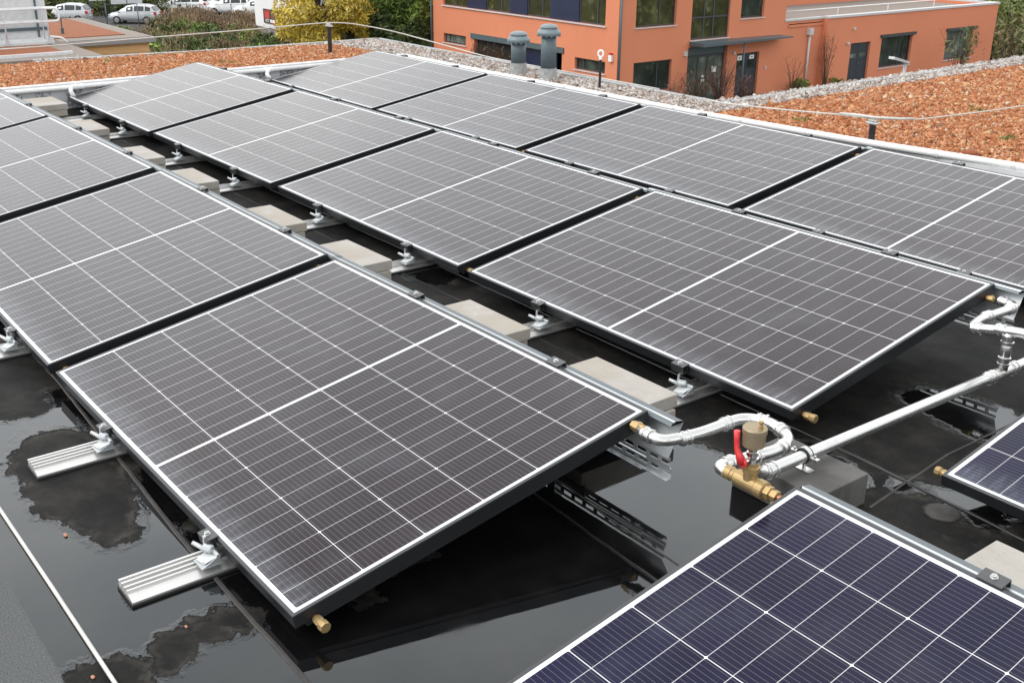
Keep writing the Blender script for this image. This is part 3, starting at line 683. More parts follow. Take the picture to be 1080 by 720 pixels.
b = MB(); b.box((7.335, 1.40, .001), (7.637, 1.628, .1), bev=.004); tag(b.build('concrete_block', M_['block']), 'dark grey streaked concrete block carrying the straight steel pipe', 'concrete block')

# ------------------------------------------------------------------ pipework
R1 = .0165
def fitting(b, p, d, r=R1, ln=.034):
    p = Vector(p); d = Vector(d).normalized()
    b.rings(p-d*ln/2, d, [(0, r*1.02), (.001, r*1.16), (ln*.2, r*1.16), (ln*.22, r*1.30), (ln*.36, r*1.30), (ln*.4, r*1.12), (ln*.78, r*1.12), (ln*.8, r*1.26), (ln*.97, r*1.26), (ln, r*1.02)], 20)
t = thing('connecting_pipe', 'short shiny steel pipe snaking from the front panel round to the brass tee', 'pipe', (7.27, 1.065, 0))
off = Vector((-7.27, -1.065, 0))
path = rounded([Vector(p)+off for p in [(7.268, 1.070, .258), (7.345, 1.072, .250), (7.372, 1.19, .248), (7.378, 1.365, .250), (7.44, 1.402, .252), (7.545, 1.375, .252), (7.572, 1.29, .252), (7.548, 1.18, .252), (7.535, 1.085, .255), (7.60, 1.065, .268)]], .05)
b = MB(); b.tube(path, R1, 18); b.build('pipe', M_['steel'], t)
b = None
for p, d in (((7.300, 1.071, .254), (1, 0, 0)), ((7.367, 1.145, .249), (.2, 1, 0)), ((7.375, 1.30, .249), (0, 1, 0)), ((7.428, 1.394, .252), (1, .5, 0)), ((7.50, 1.388, .252), (1, -.3, 0)), ((7.566, 1.31, .252), (.25, -1, 0)), ((7.556, 1.215, .252), (-.2, -1, 0)), ((7.541, 1.125, .254), (-.1, -1, 0))):
    
    b = MB(); fitting(b, Vector(p)+off, d); b.build('press_fitting', M_['steel'], t)
b = MB(); b.rings(Vector((7.238, 1.070, .262))+off, (1, 0, 0), [(0, .010), (.004, .014), (.016, .014), (.017, .017), (.030, .017), (.032, .014), (.05, .014)], 6); b.build('brass_union', M_['brass'], t)

t = thing('main_pipe', 'long straight shiny steel pipe crossing the dark membrane over the grey block', 'pipe', (7.507, 1.3, 0))
off = Vector((-7.507, -1.3, 0)); R2 = .0185
b = MB(); b.tube([Vector(p)+off for p in rounded([(7.625, 1.10, .262), (7.575, 1.18, .235), (7.507, 1.295, .150), (7.505, 1.36, .143), (7.527, 2.52, .143), (7.545, 3.6, .143)], .03)], R2, 20); b.build('pipe', M_['steel'], t)
b = MB()
for p, d in (((7.507, 1.345, .144), (0, 1, 0)), ((7.526, 2.44, .143), (0, 1, 0)), ((7.528, 2.575, .143), (0, 1, 0))): 
    b = MB(); fitting(b, Vector(p)+off, d, R2, .045); b.build('press_fitting', M_['steel'], t)
b = MB(); b.rings(Vector((7.527, 2.46, .143))+off, (0, 1, 0), [(0, R2*1.15), (.10, R2*1.15)], 20); b.build('tee_sleeve', M_['steel'], t)
b = MB(); b.rings(Vector((7.505, 1.487, .143))+off, (0, 1, 0), [(0, R2*1.06), (.001, R2*1.26), (.026, R2*1.26), (.027, R2*1.06)], 20); cl = b.build('pipe_clamp', M_['rubber'], t)
b = MB(); b.rings((-.002, .194, .143), (0, 1, 0), [(0, R2*1.27), (.001, R2*1.36), (.013, R2*1.36), (.014, R2*1.27)], 20)
b.box((-.050, .192, .1405), (-.024, .208, .1465)); b.box((.020, .192, .1405), (.046, .208, .1465)); b.rings((-.038, .200, .135), (0, 0, 1), [(0, .004), (.020, .004)], 6); b.rings((.034, .200, .135), (0, 0, 1), [(0, .004), (.020, .004)], 6)
b.box((-.03, .186, .1005), (.03, .214, .1025)); b.rings((0, .2, .102), (0, 0, 1), [(0, .006), (.022, .006)], 8); b.build('clamp_ring', M_['bolt'], cl)

t = thing('riser_pipe', 'steel riser and elbows joining the middle row panel to the long pipe', 'pipe', (7.528, 2.51, 0))
off = Vector((-7.528, -2.51, 0))
b = MB(); b.tube([Vector(p)+off for p in [(7.528, 2.51, .150), (7.528, 2.51, .300)]], R2*.95, 18)
b.tube([Vector(p)+off for p in rounded([(7.285, 2.85, .262), (7.375, 2.85, .262), (7.372, 2.76, .262), (7.365, 2.62, .262), (7.40, 2.50, .268), (7.56, 2.51, .30), (7.70, 2.52, .30), (7.75, 2.7, .29)], .04)], R1, 18); b.build('pipe', M_['steel'], t)
b = MB()
for p, d in (((7.528, 2.51, .185), (0, 0, 1)), ((7.528, 2.51, .262), (0, 0, 1)), ((7.320, 2.85, .262), (1, 0, 0)), ((7.372, 2.80, .262), (0, 1, 0)), ((7.366, 2.66, .262), (0, 1, 0)), ((7.42, 2.502, .272), (1, .1, .1)), ((7.50, 2.508, .29), (1, 0, .1)), ((7.60, 2.513, .30), (1, 0, 0))): 
    b = MB(); fitting(b, Vector(p)+off, d); b.build('press_fitting', M_['steel'], t)
b = MB(); b.rings(Vector((7.262, 2.85, .264))+off, (1, 0, 0), [(0, .010), (.004, .0145), (.018, .0145), (.019, .012), (.028, .012)], 6); b.build('brass_union', M_['brass'], t)

# brass tee with ball valve and air vent
t = thing('air_vent_valve', 'brass tee with red-handled valve under a bronze air vent cup', 'valve', (7.665, 1.065, .27))
b = MB(); ax = (1, 0, 0)
b.rings((-.078, 0, 0), ax, [(0, .012), (.001, .0185), (.020, .0185), (.022, .0165), (.030, .0165), (.034, .0195), (.036, .021), (.100, .021), (.103, .0235), (.126, .0235), (.128, .018)], 22)
b.rings((.050, 0, 0), ax, [(0, .014), (.001, .0185), (.016, .0185), (.017, .0135), (.020, .0135), (.021, .0155), (.036, .0155), (.038, .010)], 6)
b.rings((-.002, 0, .012), (0, 0, 1), [(0, .0185), (.022, .0185), (.023, .0225), (.036, .0225), (.038, .017)], 22); b.rings((-.002, 0, .046), (0, 0, 1), [(0, .017), (.001, .019), (.010, .019), (.011, .014)], 6)
b.build('tee_body', M_['brass'], t)
b = MB(); b.rings((.086, 0, 0), ax, [(0, .008), (.03, .008)], 14); b.build('copper_stub', M_['copper'], t)
b = MB(); b.rings((-.002, 0, .056), (0, 0, 1), [(0, .013), (.004, .013), (.005, .0165), (.016, .0165), (.018, .0125), (.022, .0125), (.023, .015), (.030, .015), (.031, .011), (.046, .011)], 18)
b.rings((-.002, -.004, .066), (-.25, -1, 0), [(0, .008), (.022, .008), (.024, .006)], 12); b.build('ball_valve', M_['chrome'], t)
b = MB(); hp = Vector((-.008, -.030, .064)); b.tube([hp, hp+Vector((-.010, -.002, .020)), hp+Vector((-.018, -.002, .034)), hp+Vector((-.021, -.001, .055)), hp+Vector((-.023, -.001, .078))], [.0125, .009, .0068, .0070, .0078], 12)
b.rings(hp+Vector((.002, .006, 0)), (-.25, -1, 0), [(0, .013), (.008, .013)], 14); b.build('red_handle', M_['red'], t)
b = MB(); z0 = .100; b.rings((-.002, 0, z0), (0, 0, 1), [(0, .011), (.003, .024), (.006, .0275), (.040, .0285), (.041, .0305), (.052, .0305), (.054, .029), (.0545, .001)], 28); b.build('air_vent_cup', M_['bronze'], t)
b = MB(); b.rings((.012, .004, z0+.054), (0, 0, 1), [(0, .006), (.008, .006), (.009, .0045), (.013, .0045), (.014, .006), (.019, .006), (.021, .003)], 12); b.build('vent_cap', M_['brass'], t)

# extra brass end caps where no pipe continues
for (key, sx, sy, lab) in ((('L', 3), 1, -1, 'brass end cap on the low front corner of the large front panel'), (('M', 3), 1, -1, 'brass end cap on the low corner of the nearest middle row panel'), (('Q', 0), -1, -1, 'brass end cap on the panel corner at the right picture edge')):
    b = MB(); b.rings((0, 0, 0), (1, 0, 0), [(0, .0115), (.006, .0115), (.007, .0145), (.020, .0145), (.023, .013)], 8)
    o = b.build('end_cap', M_['brass']); o.matrix_world = PM[key] @ Matrix.Translation((sx*(PL/2+.027), sy*(PW/2-.052), -.036)) @ (Matrix.Identity(4) if sx > 0 else Matrix.Rotation(math.pi, 4, 'Z'))
    tag(o, lab, 'end cap', 'brass end caps')

# collector pipes round the edge
t = thing('collector_pipe', 'white collector pipe along the back upstand with tees to each row', 'pipe', (-.06, 2, 0))
b = MB(); b.tube([(-.028, -6, .172), (-.028, 3.06, .172)], .019, 14); 
for y in (-.22, -.35): pass
for y in (.03+.02, 1.76+.02):
    P = edge_pt('M' if y > 1 else 'L', .02, .05); P = Vector((P.x, P.y, P.z-.02))
    b.tube([Vector(p) for p in rounded([(-.028, y-2+.02, .172), (.002, y-2+.02, .180), (.03, y-2+.0, .15), (P.x+.06, P.y-2, P.z+.0)], .03)], .017, 12)
b.tube([Vector(p) for p in rounded([(-.028, 1.54, .172), (.0, 1.54, .180), (.02, 1.50, .14), (.05, 1.52, .11)], .03)], .017, 12)
b.build('pipe', M_['white_paint'], t)
b = MB()
for y in (-1.87, -.14, 1.54, .7): fitting(b, (-.028, y, .172), (0, 1, 0), .019, .09)
b.build('tee_fitting', M_['white_paint'], t)
t = thing('side_collector_pipe', 'white pipe running along the right roof edge above the wind sheet', 'pipe', (0, 5, 0))
b = MB(); b.tube([(.0, -.075, .205), (.95, -.085, .208), (3.82, -.035, .213), (5.06, .07, .214), (6.1, .225, .215), (8.2, .42, .215)], .022, 16); b.build('pipe', M_['white_paint'], t)
b = MB()
for x in (.95, 2.4, 3.6, 4.2, 5.6, 6.05):
    y = np.interp(x, [0, .95, 3.82, 5.06, 6.1, 8.2], [-.075, -.085, -.035, .07, .225, .42]); b.rings((x-.012, y, .212), (1, .05, 0), [(0, .0225), (.001, .026), (.006, .026), (.007, .0235), (.017, .0235), (.018, .026), (.024, .026), (.025, .0225)], 16)
b.build('pipe_joints', M_['pale'], t)

# thin flat cable on the membrane
b = MB(); b.tube([(3, -.362, .006), (5.0, -.36, .006), (6.19, -.358, .006), (6.66, -.355, .006), (7.11, -.354, .006), (9.5, -.35, .006)], .0052, 8)
tag(b.build('earthing_cable', M_['wire']), 'thin pale cable lying straight across the puddle at lower left', 'cable')
b = MB(); b.tube([(6.6, -.575, .006), (7.2, -.578, .006), (9, -.60, .006)], .0052, 8)
tag(b.build('earthing_cable', M_['wire']), 'second thin pale cable just entering the lower left picture corner', 'cable')
b = MB(); b.tube([(6.52, 1.70, .004), (6.50, 1.665, .004), (6.47, 1.63, .004), (6.44, 1.60, .005), (6.43, 1.56, .006)], .0022, 6)
tag(b.build('thin_cable', M_['rubber']), 'short black cable between the slab stack and the middle row', 'cable')

# lightning wire posts and wire
def post(x, y, h, name, lab):
    t = thing(name, lab, 'post', (x, y, .165), 0, 'black wire posts on the roof')
    b = MB(); b.rings((0, 0, 0), (0, 0, 1), [(0, .035), (.02, .03), (.022, .021), (h, .021)], 16); b.build('post', M_['black_post'], t)
    b = MB(); b.box((-.045, -.022, h), (.045, .022, h+.012), bev=.003); b.box((-.03, -.016, h+.012), (.03, .016, h+.026), bev=.003); b.rings((-.028, 0, h+.01), (0, 0, 1), [(0, .007), (.024, .007)], 8); b.rings((.028, 0, h+.01), (0, 0, 1), [(0, .007), (.024, .007)], 8); b.build('wire_holder', M_['bolt'], t)
post(-.82, 4.58, .262, 'wire_post', 'black post with pale wire holder in the far left red chippings')
post(5.12, 5.17, .150, 'wire_post', 'black post with wire holder at the side upstand on the right')
t = thing('loop_post', 'thin black post topped by a white loop in front of the orange building', 'post', (2.43, 5.28, .165))
b = MB(); b.rings((0, 0, 0), (0, 0, 1), [(0, .03), (.012, .028), (.014, .0105), (.245, .0105)], 12); b.build('post', M_['black_post'], t)
b = MB(); b.rings((0, 0, .245), (0, 0, 1), [(0, .013), (.02, .013)], 12); b.tube([(.018*math.cos(a), .012*math.cos(a), .292+.026*math.sin(a)) for a in [i*math.pi/9-math.pi/2 for i in range(19)]], .008, 8, cap=False); b.build('loop', M_['white_paint'], t)
b = MB(); b.tube(rounded([(-1.0, -3, .39), (-1.0, 1.0, .392), (-1.0, 2.014, .398), (-1.0, 2.818, .412), (-.90, 3.834, .438), (-.84, 4.4, .462), (-.82, 4.58, .466), (-.72, 4.75, .460), (-.45, 5.05, .40), (.1, 5.44, .26), (.6, 5.50, .215), (1.8, 5.5, .215), (2.9, 5.5, .215)], .3), .0055, 6)
tag(b.build('lightning_wire', M_['wire']), 'pale lightning wire looping over the far left black post', 'wire')
b = MB(); b.tube(rounded([(3.42, 5.45, .22), (3.9, 4.99+.10, .285), (4.5, 5.10, .32), (4.9, 5.15, .343), (5.12, 5.17, .35), (5.28, 5.35, .345), (5.36, 6.0, .34), (5.45, 6.7, .35), (5.6, 7.6, .32), (5.7, 9.5, .20)], .3), .0052, 6)
b.tube([(4.88, 5.148, .349), (5.0, 5.16, .356), (5.12, 5.17, .358), (5.24, 5.28, .355), (5.28, 5.36, .352)], .0085, 8)
tag(b.build('lightning_wire', M_['wire']), 'pale lightning wire crossing the red chippings on the right', 'wire')

# two ventilation hoods
def vent(x, y, h, lab, sc=1.):
    t = thing('roof_vent', lab, 'roof vent', (x, y, .165), 0, 'blue-grey roof vents in the pebble strip')
    b = MB(); b.rings((0, 0, 0), (0, 0, 1), [(0, .082), (.004, .078), (.105, .072)], 28); b.build('flashing', M_['ventbase'], t)
    b = MB(); b.smooth = True; b.rings((0, 0, .09), (0, 0, 1), [(0, .066), (h-.09, .066)], 28); b.build('pipe', M_['vent'], t)
    b = MB(); b.rings((0, 0, h-.02), (0, 0, 1), [(0, .068), (.001, .094), (.018, .102), (.030, .100), (.046, .088), (.056, .078), (.058, .068), (.064, .068), (.066, .080), (.074, .078), (.086, .062), (.094, .035), (.097, .001)], 28)
    for k in range(14):
        a = 2*math.pi*k/14; b.rings((math.cos(a)*.097, math.sin(a)*.097, h-.026), (0, 0, 1), [(0, .006), (.012, .006)], 6)
    b.build('hood', M_['ventcap'], t)
vent(1.37, 5.262, .300, 'shorter blue-grey roof vent, the left one of the pair')
vent(1.775, 5.272, .395, 'taller blue-grey roof vent, the right one of the pair')

# ------------------------------------------------------------------ ground
GZ = -8.0
b = MB(); b.box((-700, -500, GZ-.5), (500, 900, GZ)); tag(b.build('ground', M_['grass']), kind='structure')
b = MB(); b.box((-135, -40, GZ+.001), (-77, 60, GZ+.02)); b.box((-29.7, 0, GZ+.001), (-24, 75, GZ+.02)); tag(b.build('car_park', M_['asphalt']), kind='structure')

# ------------------------------------------------------------------ walls with real openings
def wall(name, axis, pos, a0, a1, z0, z1, ops, mat, parent, depth=.28, inward=-1):
    """axis 'x' : plane x=pos spanning y ; axis 'y' : plane y=pos spanning x"""
    us = sorted({a0, a1, *[o[0] for o in ops], *[o[1] for o in ops]}); zs = sorted({z0, z1, *[o[2] for o in ops], *[o[3] for o in ops]})
    b = MB()
    def P(u, d, z): return (pos+d, u, z) if axis == 'x' else (u, pos+d, z)
    for i in range(len(us)-1):
        for j in range(len(zs)-1):
            cu, cz = (us[i]+us[i+1])/2, (zs[j]+zs[j+1])/2
            if any(o[0] < cu < o[1] and o[2] < cz < o[3] for o in ops): continue
            b.add([P(us[i], 0, zs[j]), P(us[i+1], 0, zs[j]), P(us[i+1], 0, zs[j+1]), P(us[i], 0, zs[j+1])], [(0, 1, 2, 3)])
    D = inward*depth
    for o in ops:
        c = [(o[0], o[2]), (o[1], o[2]), (o[1], o[3]), (o[0], o[3])]
        for k in range(4):
            (u0, w0), (u1, w1) = c[k], c[(k+1) % 4]; b.add([P(u0, 0, w0), P(u1, 0, w1), P(u1, D, w1), P(u0, D, w0)], [(0, 1, 2, 3)])
    o = b.build(name, mat, parent, recalc=False); return o
def window(parent, axis, pos, a0, a1, z0, z1, mull=(), trans=(), glass='glass', inward=-1, rec=.14, fw=.07, sill=True, name='window'):
    def B(b, u0, u1, d0, d1, w0, w1):
        d0, d1 = pos+inward*d0, pos+inward*d1
        b.box((d0, u0, w0), (d1, u1, w1)) if axis == 'x' else b.box((u0, d0, w0), (u1, d1, w1))
    b = MB(); e = .003
    B(b, a0+e, a0+fw, rec, rec+.08, z0+e, z1-e); B(b, a1-fw, a1-e, rec, rec+.08, z0+e, z1-e); B(b, a0+fw, a1-fw, rec, rec+.08, z1-fw, z1-e); B(b, a0+fw, a1-fw, rec, rec+.08, z0+e, z0+fw)
    for m in mull: B(b, m-fw*.5, m+fw*.5, rec+.002, rec+.078, z0+fw, z1-fw)
    for m in trans: B(b, a0+fw, a1-fw, rec+.004, rec+.076, m-fw*.45, m+fw*.45)
    f = b.build(name, M_['wframe'], parent)
    b = MB(); B(b, a0+fw*.5, a1-fw*.5, rec+.035, rec+.05, z0+fw*.5, z1-fw*.5); b.build('pane', M_[glass], f)
    if sill:
        b = MB(); B(b, a0-.06, a1+.06, -.06, rec, z0-.05, z0-.004); b.build('sill', M_['sill'], f)
    return f
def slab(b, a, c): b.box(a, c)

# ---- orange building
ob = thing('orange_building', 'orange plastered two-storey building with navy window bands and entrance', 'building', (-38, 42, GZ))
IO = Matrix.Translation((38, -42, -GZ))
def loc(o):  # children are modelled in world space; shift mesh into the thing's frame
    o.data.transform(IO)
    for c in o.children: loc(c)
    return o
YA, XB, TOP = 35.9, -30.0, -1.1
up = (-3.93, -2.15)
opsA = [(-44.7, -30.95, up[0], up[1]), (-44.7, -42.5, -6.0, -5.48), (-41.7, -34.1, GZ, -5.28), (-33.1, -30.85, -6.18, -5.60)]
loc(wall('wall', 'y', YA, -45.75, XB, GZ, TOP, opsA, M_['orange'], ob, inward=1))
opsB = [(37.0, 39.75, -4.0, -2.15), (37.0, 39.62, -7.12, -5.64), (40.85, 43.66, -4.82, -1.75), (40.75, 43.68, GZ, -5.16), (44.5, 46.32, -3.95, -2.15), (44.47, 46.24, GZ, -5.72)]
loc(wall('wall', 'x', XB, YA, 48.12, GZ, TOP, opsB, M_['orange'], ob))
opsC = []
loc(wall('wall', 'x', XB, 48.12, 51.4, GZ, -4.3, opsC, M_['orange'], ob))
b = MB(); b.box((XB, 51.4, GZ), (XB+.0, 51.4, GZ)); 
loc(wall('wall', 'y', 51.4, XB, XB+.35, GZ, -4.28, [], M_['orange'], ob, inward=1))
opsD = [(53.75, 55.62, GZ, -5.77), (56.67, 59.78, -7.38, -5.50), (63.5, 66.5, -7.43, -5.55)]
XW = XB+.35
k = 1
loc(wall('wall', 'x', XW, 51.4, 69.0, GZ, -4.28, opsD, M_['orange'], ob))
b = MB().mat(M_['orange'])
b.box((-45.75, 48.121, GZ), (XB-.4, 48.40, TOP)); b.box((-45.75, 36.2, TOP-.25), (XB-.3, 48.1, TOP-.05)); b.box((-45.75, 36.2, GZ), (-45.5, 48.1, TOP)); b.box((-45.5, 68.7, GZ), (XW-.29, 69.0, -4.28)); b.box((-45.5, 48.41, -4.62), (XW-.29, 68.69, -4.50))
b.box((-45, 51.5, -4.495), (-37.5, 75, -1.0)); b.box((-36.9, 48.41, -4.49), (-33.5, 50.6, -3.35))
loc(b.build('wall', None, ob))
b = MB(); b.box((-45.4, 48.45, -4.497), (XW-.35, 68.6, -4.45)); loc(b.build('terrace_roof', M_['pebbed'], ob))
b = MB(); b.box((XB-.28, 48.13, -4.30), (XB+.05, 51.38, -4.20)); b.box((XW-.34, 51.385, -4.278), (XW+.06, 69.06, -4.16)); b.box((-45.6, 68.70, -4.278), (XW-.345, 69.06, -4.165)); b.box((-45.8, YA-.05, TOP+.001), (XB+.05, YA+.3, TOP+.1)); b.box((XB-.3, YA+.31, TOP+.001), (XB+.05, 48.4, TOP+.1)); loc(b.build('coping', M_['sill'], ob))
b = MB(); b.box((-45.0, YA+.5, GZ), (XB-.6, 47.9, GZ+.05)); b.box((-45, YA+.9, GZ+.06), (-30.9, YA+.95, TOP-.3)); b.box((-31.2, YA+.97, GZ+.06), (-31.1, 68, TOP-3.6)); b.box((-30.75, YA+1.0, GZ+.06), (-30.70, 47.9, TOP-.3)); loc(b.build('dark_interior', M_['interior'], ob))
# upper band on facade A : windows and navy panels
xs = [-44.7, -42.5, -40.7, -38.6, -37.1, -35.2, -33.0, -30.95]
for i in range(7):
    a, c = xs[i], xs[i+1]
    if i % 2 == 0: loc(window(ob, 'y', YA, a, c, up[0], up[1], mull=((a*.35+c*.65),) if i else ((a+c)/2,), glass='glass_g', inward=1, sill=False))
    else:
        b = MB(); b.box((a+.003, YA+.10, up[0]+.003), (c-.003, YA+.2, up[1]-.003)); loc(b.build('navy_panel', M_['navy'], ob))
b = MB(); b.box((-44.8, YA-.08, up[0]-.06), (-30.88, YA+.1, up[0]-.004)); loc(b.build('sill', M_['sill'], ob))
loc(window(ob, 'y', YA, -44.7, -42.5, -6.0, -5.48, mull=(-44.25,), glass='glass_l', inward=1)); loc(window(ob, 'y', YA, -33.1, -30.85, -6.18, -5.60, mull=(-32.6,), glass='glass', inward=1))
b = MB(); b.box((-41.95, YA-.07, -5.52), (-33.95, YA+.1, -5.24)); loc(b.build('lintel', M_['vent'], ob))
b = MB(); b.box((-37.8, YA+.22, GZ+.01), (-34.75, YA+.3, -5.53)); loc(b.build('garage_door', M_['navy'], ob))
b = MB(); b.box((-41.69, YA+.24, GZ+.01), (-37.85, YA+.3, -5.53)); loc(b.build('screen_panel', M_['interior'], ob))
loc(window(ob, 'x', XB, 37.0, 39.75, -4.0, -2.15, mull=(38.7,), glass='glass_g')); loc(window(ob, 'x', XB, 37.0, 39.62, -7.12, -5.64, mull=(38.75,), glass='glass', sill=False))
loc(window(ob, 'x', XB, 40.85, 43.66, -4.82, -1.75, mull=(41.85, 42.55), trans=(-3.75,), glass='glass_g', rec=.1, fw=.09))
loc(window(ob, 'x', XB, 44.5, 46.32, -3.95, -2.15, mull=(), glass='glass'))
e = loc(window(ob, 'x', XB, 40.75, 43.68, GZ+.02, -5.62, mull=(41.75, 42.45), glass='glass_l', rec=.2, fw=.1, sill=False, name='entrance_door'))
b = MB(); b.box((XB-.26, 40.76, -5.6), (XB-.16, 43.67, -5.17)); loc(b.build('fascia_panel', M_['vent'], ob))
b = MB(); b.box((XB-.158, 42.75, -6.55), (XB-.150, 43.10, -6.25)); loc(b.build('notice', M_['paper'], ob))
b = MB(); b.box((XB-.170, 42.0, -6.75), (XB-.12, 42.16, -6.65)); b.box((XB-.170, 42.0, -6.98), (XB-.12, 42.2, -6.84)); loc(b.build('notice', M_['paper'], ob))
def door(y0, y1, z1, X, panes, papers):
    b = MB(); m = (y0+y1)/2
    b.box((X-.20, y0+.004, GZ+.01), (X-.14, m-.008, z1-.004)); b.box((X-.20, m+.008, GZ+.01), (X-.14, y1-.004, z1-.004)); b.box((X-.195, m-.008, GZ+.01), (X-.16, m+.008, z1-.004)); d = loc(b.build('door', M_['anth'], ob))
    for (a, c, w0, w1) in panes:
        b = MB(); b.box((X-.139, a, w0), (X-.132, c, w1)); p = b.build('pane', M_['glass' if papers else 'glass_l'], d); p.data.transform(IO)
    for (a, c, w0, w1) in papers:
        b = MB().mat(M_['paper']); b.box((X-.131, a, w0), (X-.126, c, w1)); b.mat(M_['ink']); b.box((X-.1255, a+(c-a)*.3, w0+(w1-w0)*.35), (X-.1245, a+(c-a)*.7, w0+(w1-w0)*.6)); p = b.build('notice', None, d); p.data.transform(IO)
    b = MB(); b.box((X-.138, m+.06, -6.98), (X-.09, m+.11, -6.90)); p = b.build('handle', M_['bolt'], d); p.data.transform(IO)
door(44.47, 46.24, -5.72, XB, [(44.62, 45.22, -6.55, -6.12), (45.45, 46.05, -6.55, -6.12)], [(44.66, 45.02, -6.10, -5.86), (45.62, 45.98, -6.08, -5.88)])
door(53.75, 55.62, -5.77, XW, [(53.9, 54.5, -6.62, -6.40), (54.8, 55.4, -6.60, -6.38)], [])
loc(window(ob, 'x', XW, 56.67, 59.78, -7.38, -5.62, mull=(58.75,), glass='glass')); loc(window(ob, 'x', XW, 63.5, 66.5, -7.43, -5.67, mull=(65.4,), glass='glass_l'))
for (ya, yb, za) in ((56.5, 60.0, -5.62), (63.35, 66.75, -5.66)):
    b = MB(); b.box((XW-.1, ya, za), (XW+.12, yb, za+.16)); loc(b.build('shutter_box', M_['wframe'], ob))
b = MB(); b.prism([(40.8, -5.06), (47.7, -5.00), (47.7, -4.94), (40.8, -4.88)], 'x', XB+.002, XB+1.0); b.tube([(XB+.9, 43.95, -5.0), (XB+.9, 43.95, GZ)], .045, 8); loc(b.build('canopy', M_['vent'], ob))
def dpipe(x, y, zt, hop=True):
    b = MB(); b.tube([(x, y, zt), (x, y, GZ)], .06, 10)
    if hop: b.box((x-.12, y-.16, zt), (x+.12, y+.16, zt+.35))
    loc(b.build('downpipe', M_['vent'] if not hop else M_['sill'], ob))
dpipe(XB+.08, 35.95, -1.0, False); dpipe(-45.82, YA-.08, -1.0, False); dpipe(XB+.1, 50.25, -5.1)
b = MB().mat(M_['white_paint']); b.box((-30.52, YA-.12, -5.52), (-30.30, YA-.001, -5.22)); b.mat(M_['tail']); b.box((-30.50, YA-.11, -5.215), (-30.32, YA-.001, -5.12)); loc(b.build('alarm_box', None, ob))
b = MB(); b.box((XB+.001, 40.42, -5.55), (XB+.12, 40.60, -5.32)); b.box((XW+.001, 53.3, -5.78), (XW+.1, 53.5, -5.66)); b.box((XW+.001, 53.75, -5.0), (XW+.12, 53.9, -4.88)); b.box((XB+.001, 44.1, -5.72), (XB+.1, 44.24, -5.6)); b.box((XB+.001, 46.75, -6.7), (XB+.05, 46.86, -6.52)); loc(b.build('wall_lamp', M_['sill'], ob))
# terrace railing
b = MB()
for y in np.arange(48.6, 68.6, 4.8): b.tube([(XW-.9, y, -4.45), (XW-.9, y, -3.85)], .02, 6)
b.tube([(XW-.9, 48.5, -3.85), (XW-.9, 68.4, -3.85)], .03, 6); loc(b.build('railing', M_['white_paint'], ob))
for y0 in np.arange(53, 74, 3.2):
    b = MB(); b.box((-37.52, y0, -3.9), (-37.44, y0+2.6, -2.0)); loc(b.build('window', M_['glass'], ob))

# ---- larch clad flat building and annex at the left
wb = thing('wooden_building', 'flat-roofed building with larch cladding and red chippings roof', 'building', (-44, 14, GZ))
J = Matrix.Translation((44, -14, -GZ))
def ch(b, name, mat, par, T, recalc=True):
    o = b.build(name, mat, par, recalc); o.data.transform(T); return o
b = MB(); b.box((-49.0, 5, GZ), (-39.6, 16.75, -4.25)); ch(b, 'wall', M_['wood'], wb, J)
b = MB(); b.box((-49.3, 4.8, -4.249), (-39.35, 17.0, -4.05)); ch(b, 'roof_edge', M_['grey_wall'], wb, J)
b = MB(); b.box((-49.1, 5, -4.049), (-39.5, 16.85, -4.02)); ch(b, 'roof_border', M_['pebbed'], wb, J)
b = MB(); b.box((-48.6, 5, -4.018), (-40.6, 16.1, -3.99)); ch(b, 'roof_chippings', M_['chipbed'], wb, J)
b = MB(); b.rings((-42.2, 13.9, -3.99), (0, 0, 1), [(0, .07), (.25, .07), (.26, .03), (.7, .03)], 8); ch(b, 'vent_pipe', M_['vent'], wb, J)
b = MB(); b.rings((-45.2, 12.9, -3.99), (0, 0, 1), [(0, .14), (.22, .14), (.24, .28), (.34, .26), (.4, .1)], 12); ch(b, 'vent_hood', M_['white_paint'], wb, J)
an = thing('annex_building', 'low annex roof of red chippings with a pebble border and grey penthouse', 'building', (-29, 6, GZ))
J2 = Matrix.Translation((29, -6, -GZ))
b = MB(); b.box((-33, -6, GZ), (-26.9, 10.5, -3.1)); ch(b, 'wall', M_['annex_wall'], an, J2)
b = MB(); b.box((-33.1, -6, -3.099), (-26.8, 10.6, -3.03)); ch(b, 'roof_border', M_['pebbed'], an, J2)
b = MB(); b.box((-30.15, -5, -3.028), (-27.6, 9.75, -2.98)); ch(b, 'roof_chippings', M_['chipbed'], an, J2)
b = MB(); b.box((-29.5, -5, -2.978), (-29.45, 9.3, -2.95)); b.box((-27.58, -5, -3.028), (-27.45, 9.9, -2.93)); ch(b, 'roof_edging', M_['pale'], an, J2)
b = MB(); b.box((-38, -6, -3.02), (-31.2, 10.28, 1.2)); ch(b, 'penthouse', M_['grey_panel'] if 'grey_panel' in M_ else M_['pale'], an, J2)
b = MB()
for y in (-3.5, -.5, 2.5, 5.5, 8.5, 9.95): b.box((-31.199, y-.03, -3.0), (-31.16, y+.03, 1.19))
b.box((-31.199, -6, -2.62), (-31.12, 10.29, -2.52)); ch(b, 'cladding_joint', M_['vent'], an, J2)
b = MB(); b.box((-31.199, -6, -3.02), (-30.75, 10.29, -2.85)); b.box((-30.749, -6, -3.02), (-30.35, 10.2, -2.93)); ch(b, 'plinth', M_['pale'], an, J2)
rl = thing('roof_railing', 'white tubular railing in front of the grey penthouse', 'railing', (-30.3, 8, -3.0))
J3 = Matrix.Translation((30.3, -8, 3.0))
b = MB()
for z in (-1.85, -2.27):
    for xo in (-30.3, -30.75): b.tube([(xo, -6, z), (xo, 9.9, z)], .035, 8)
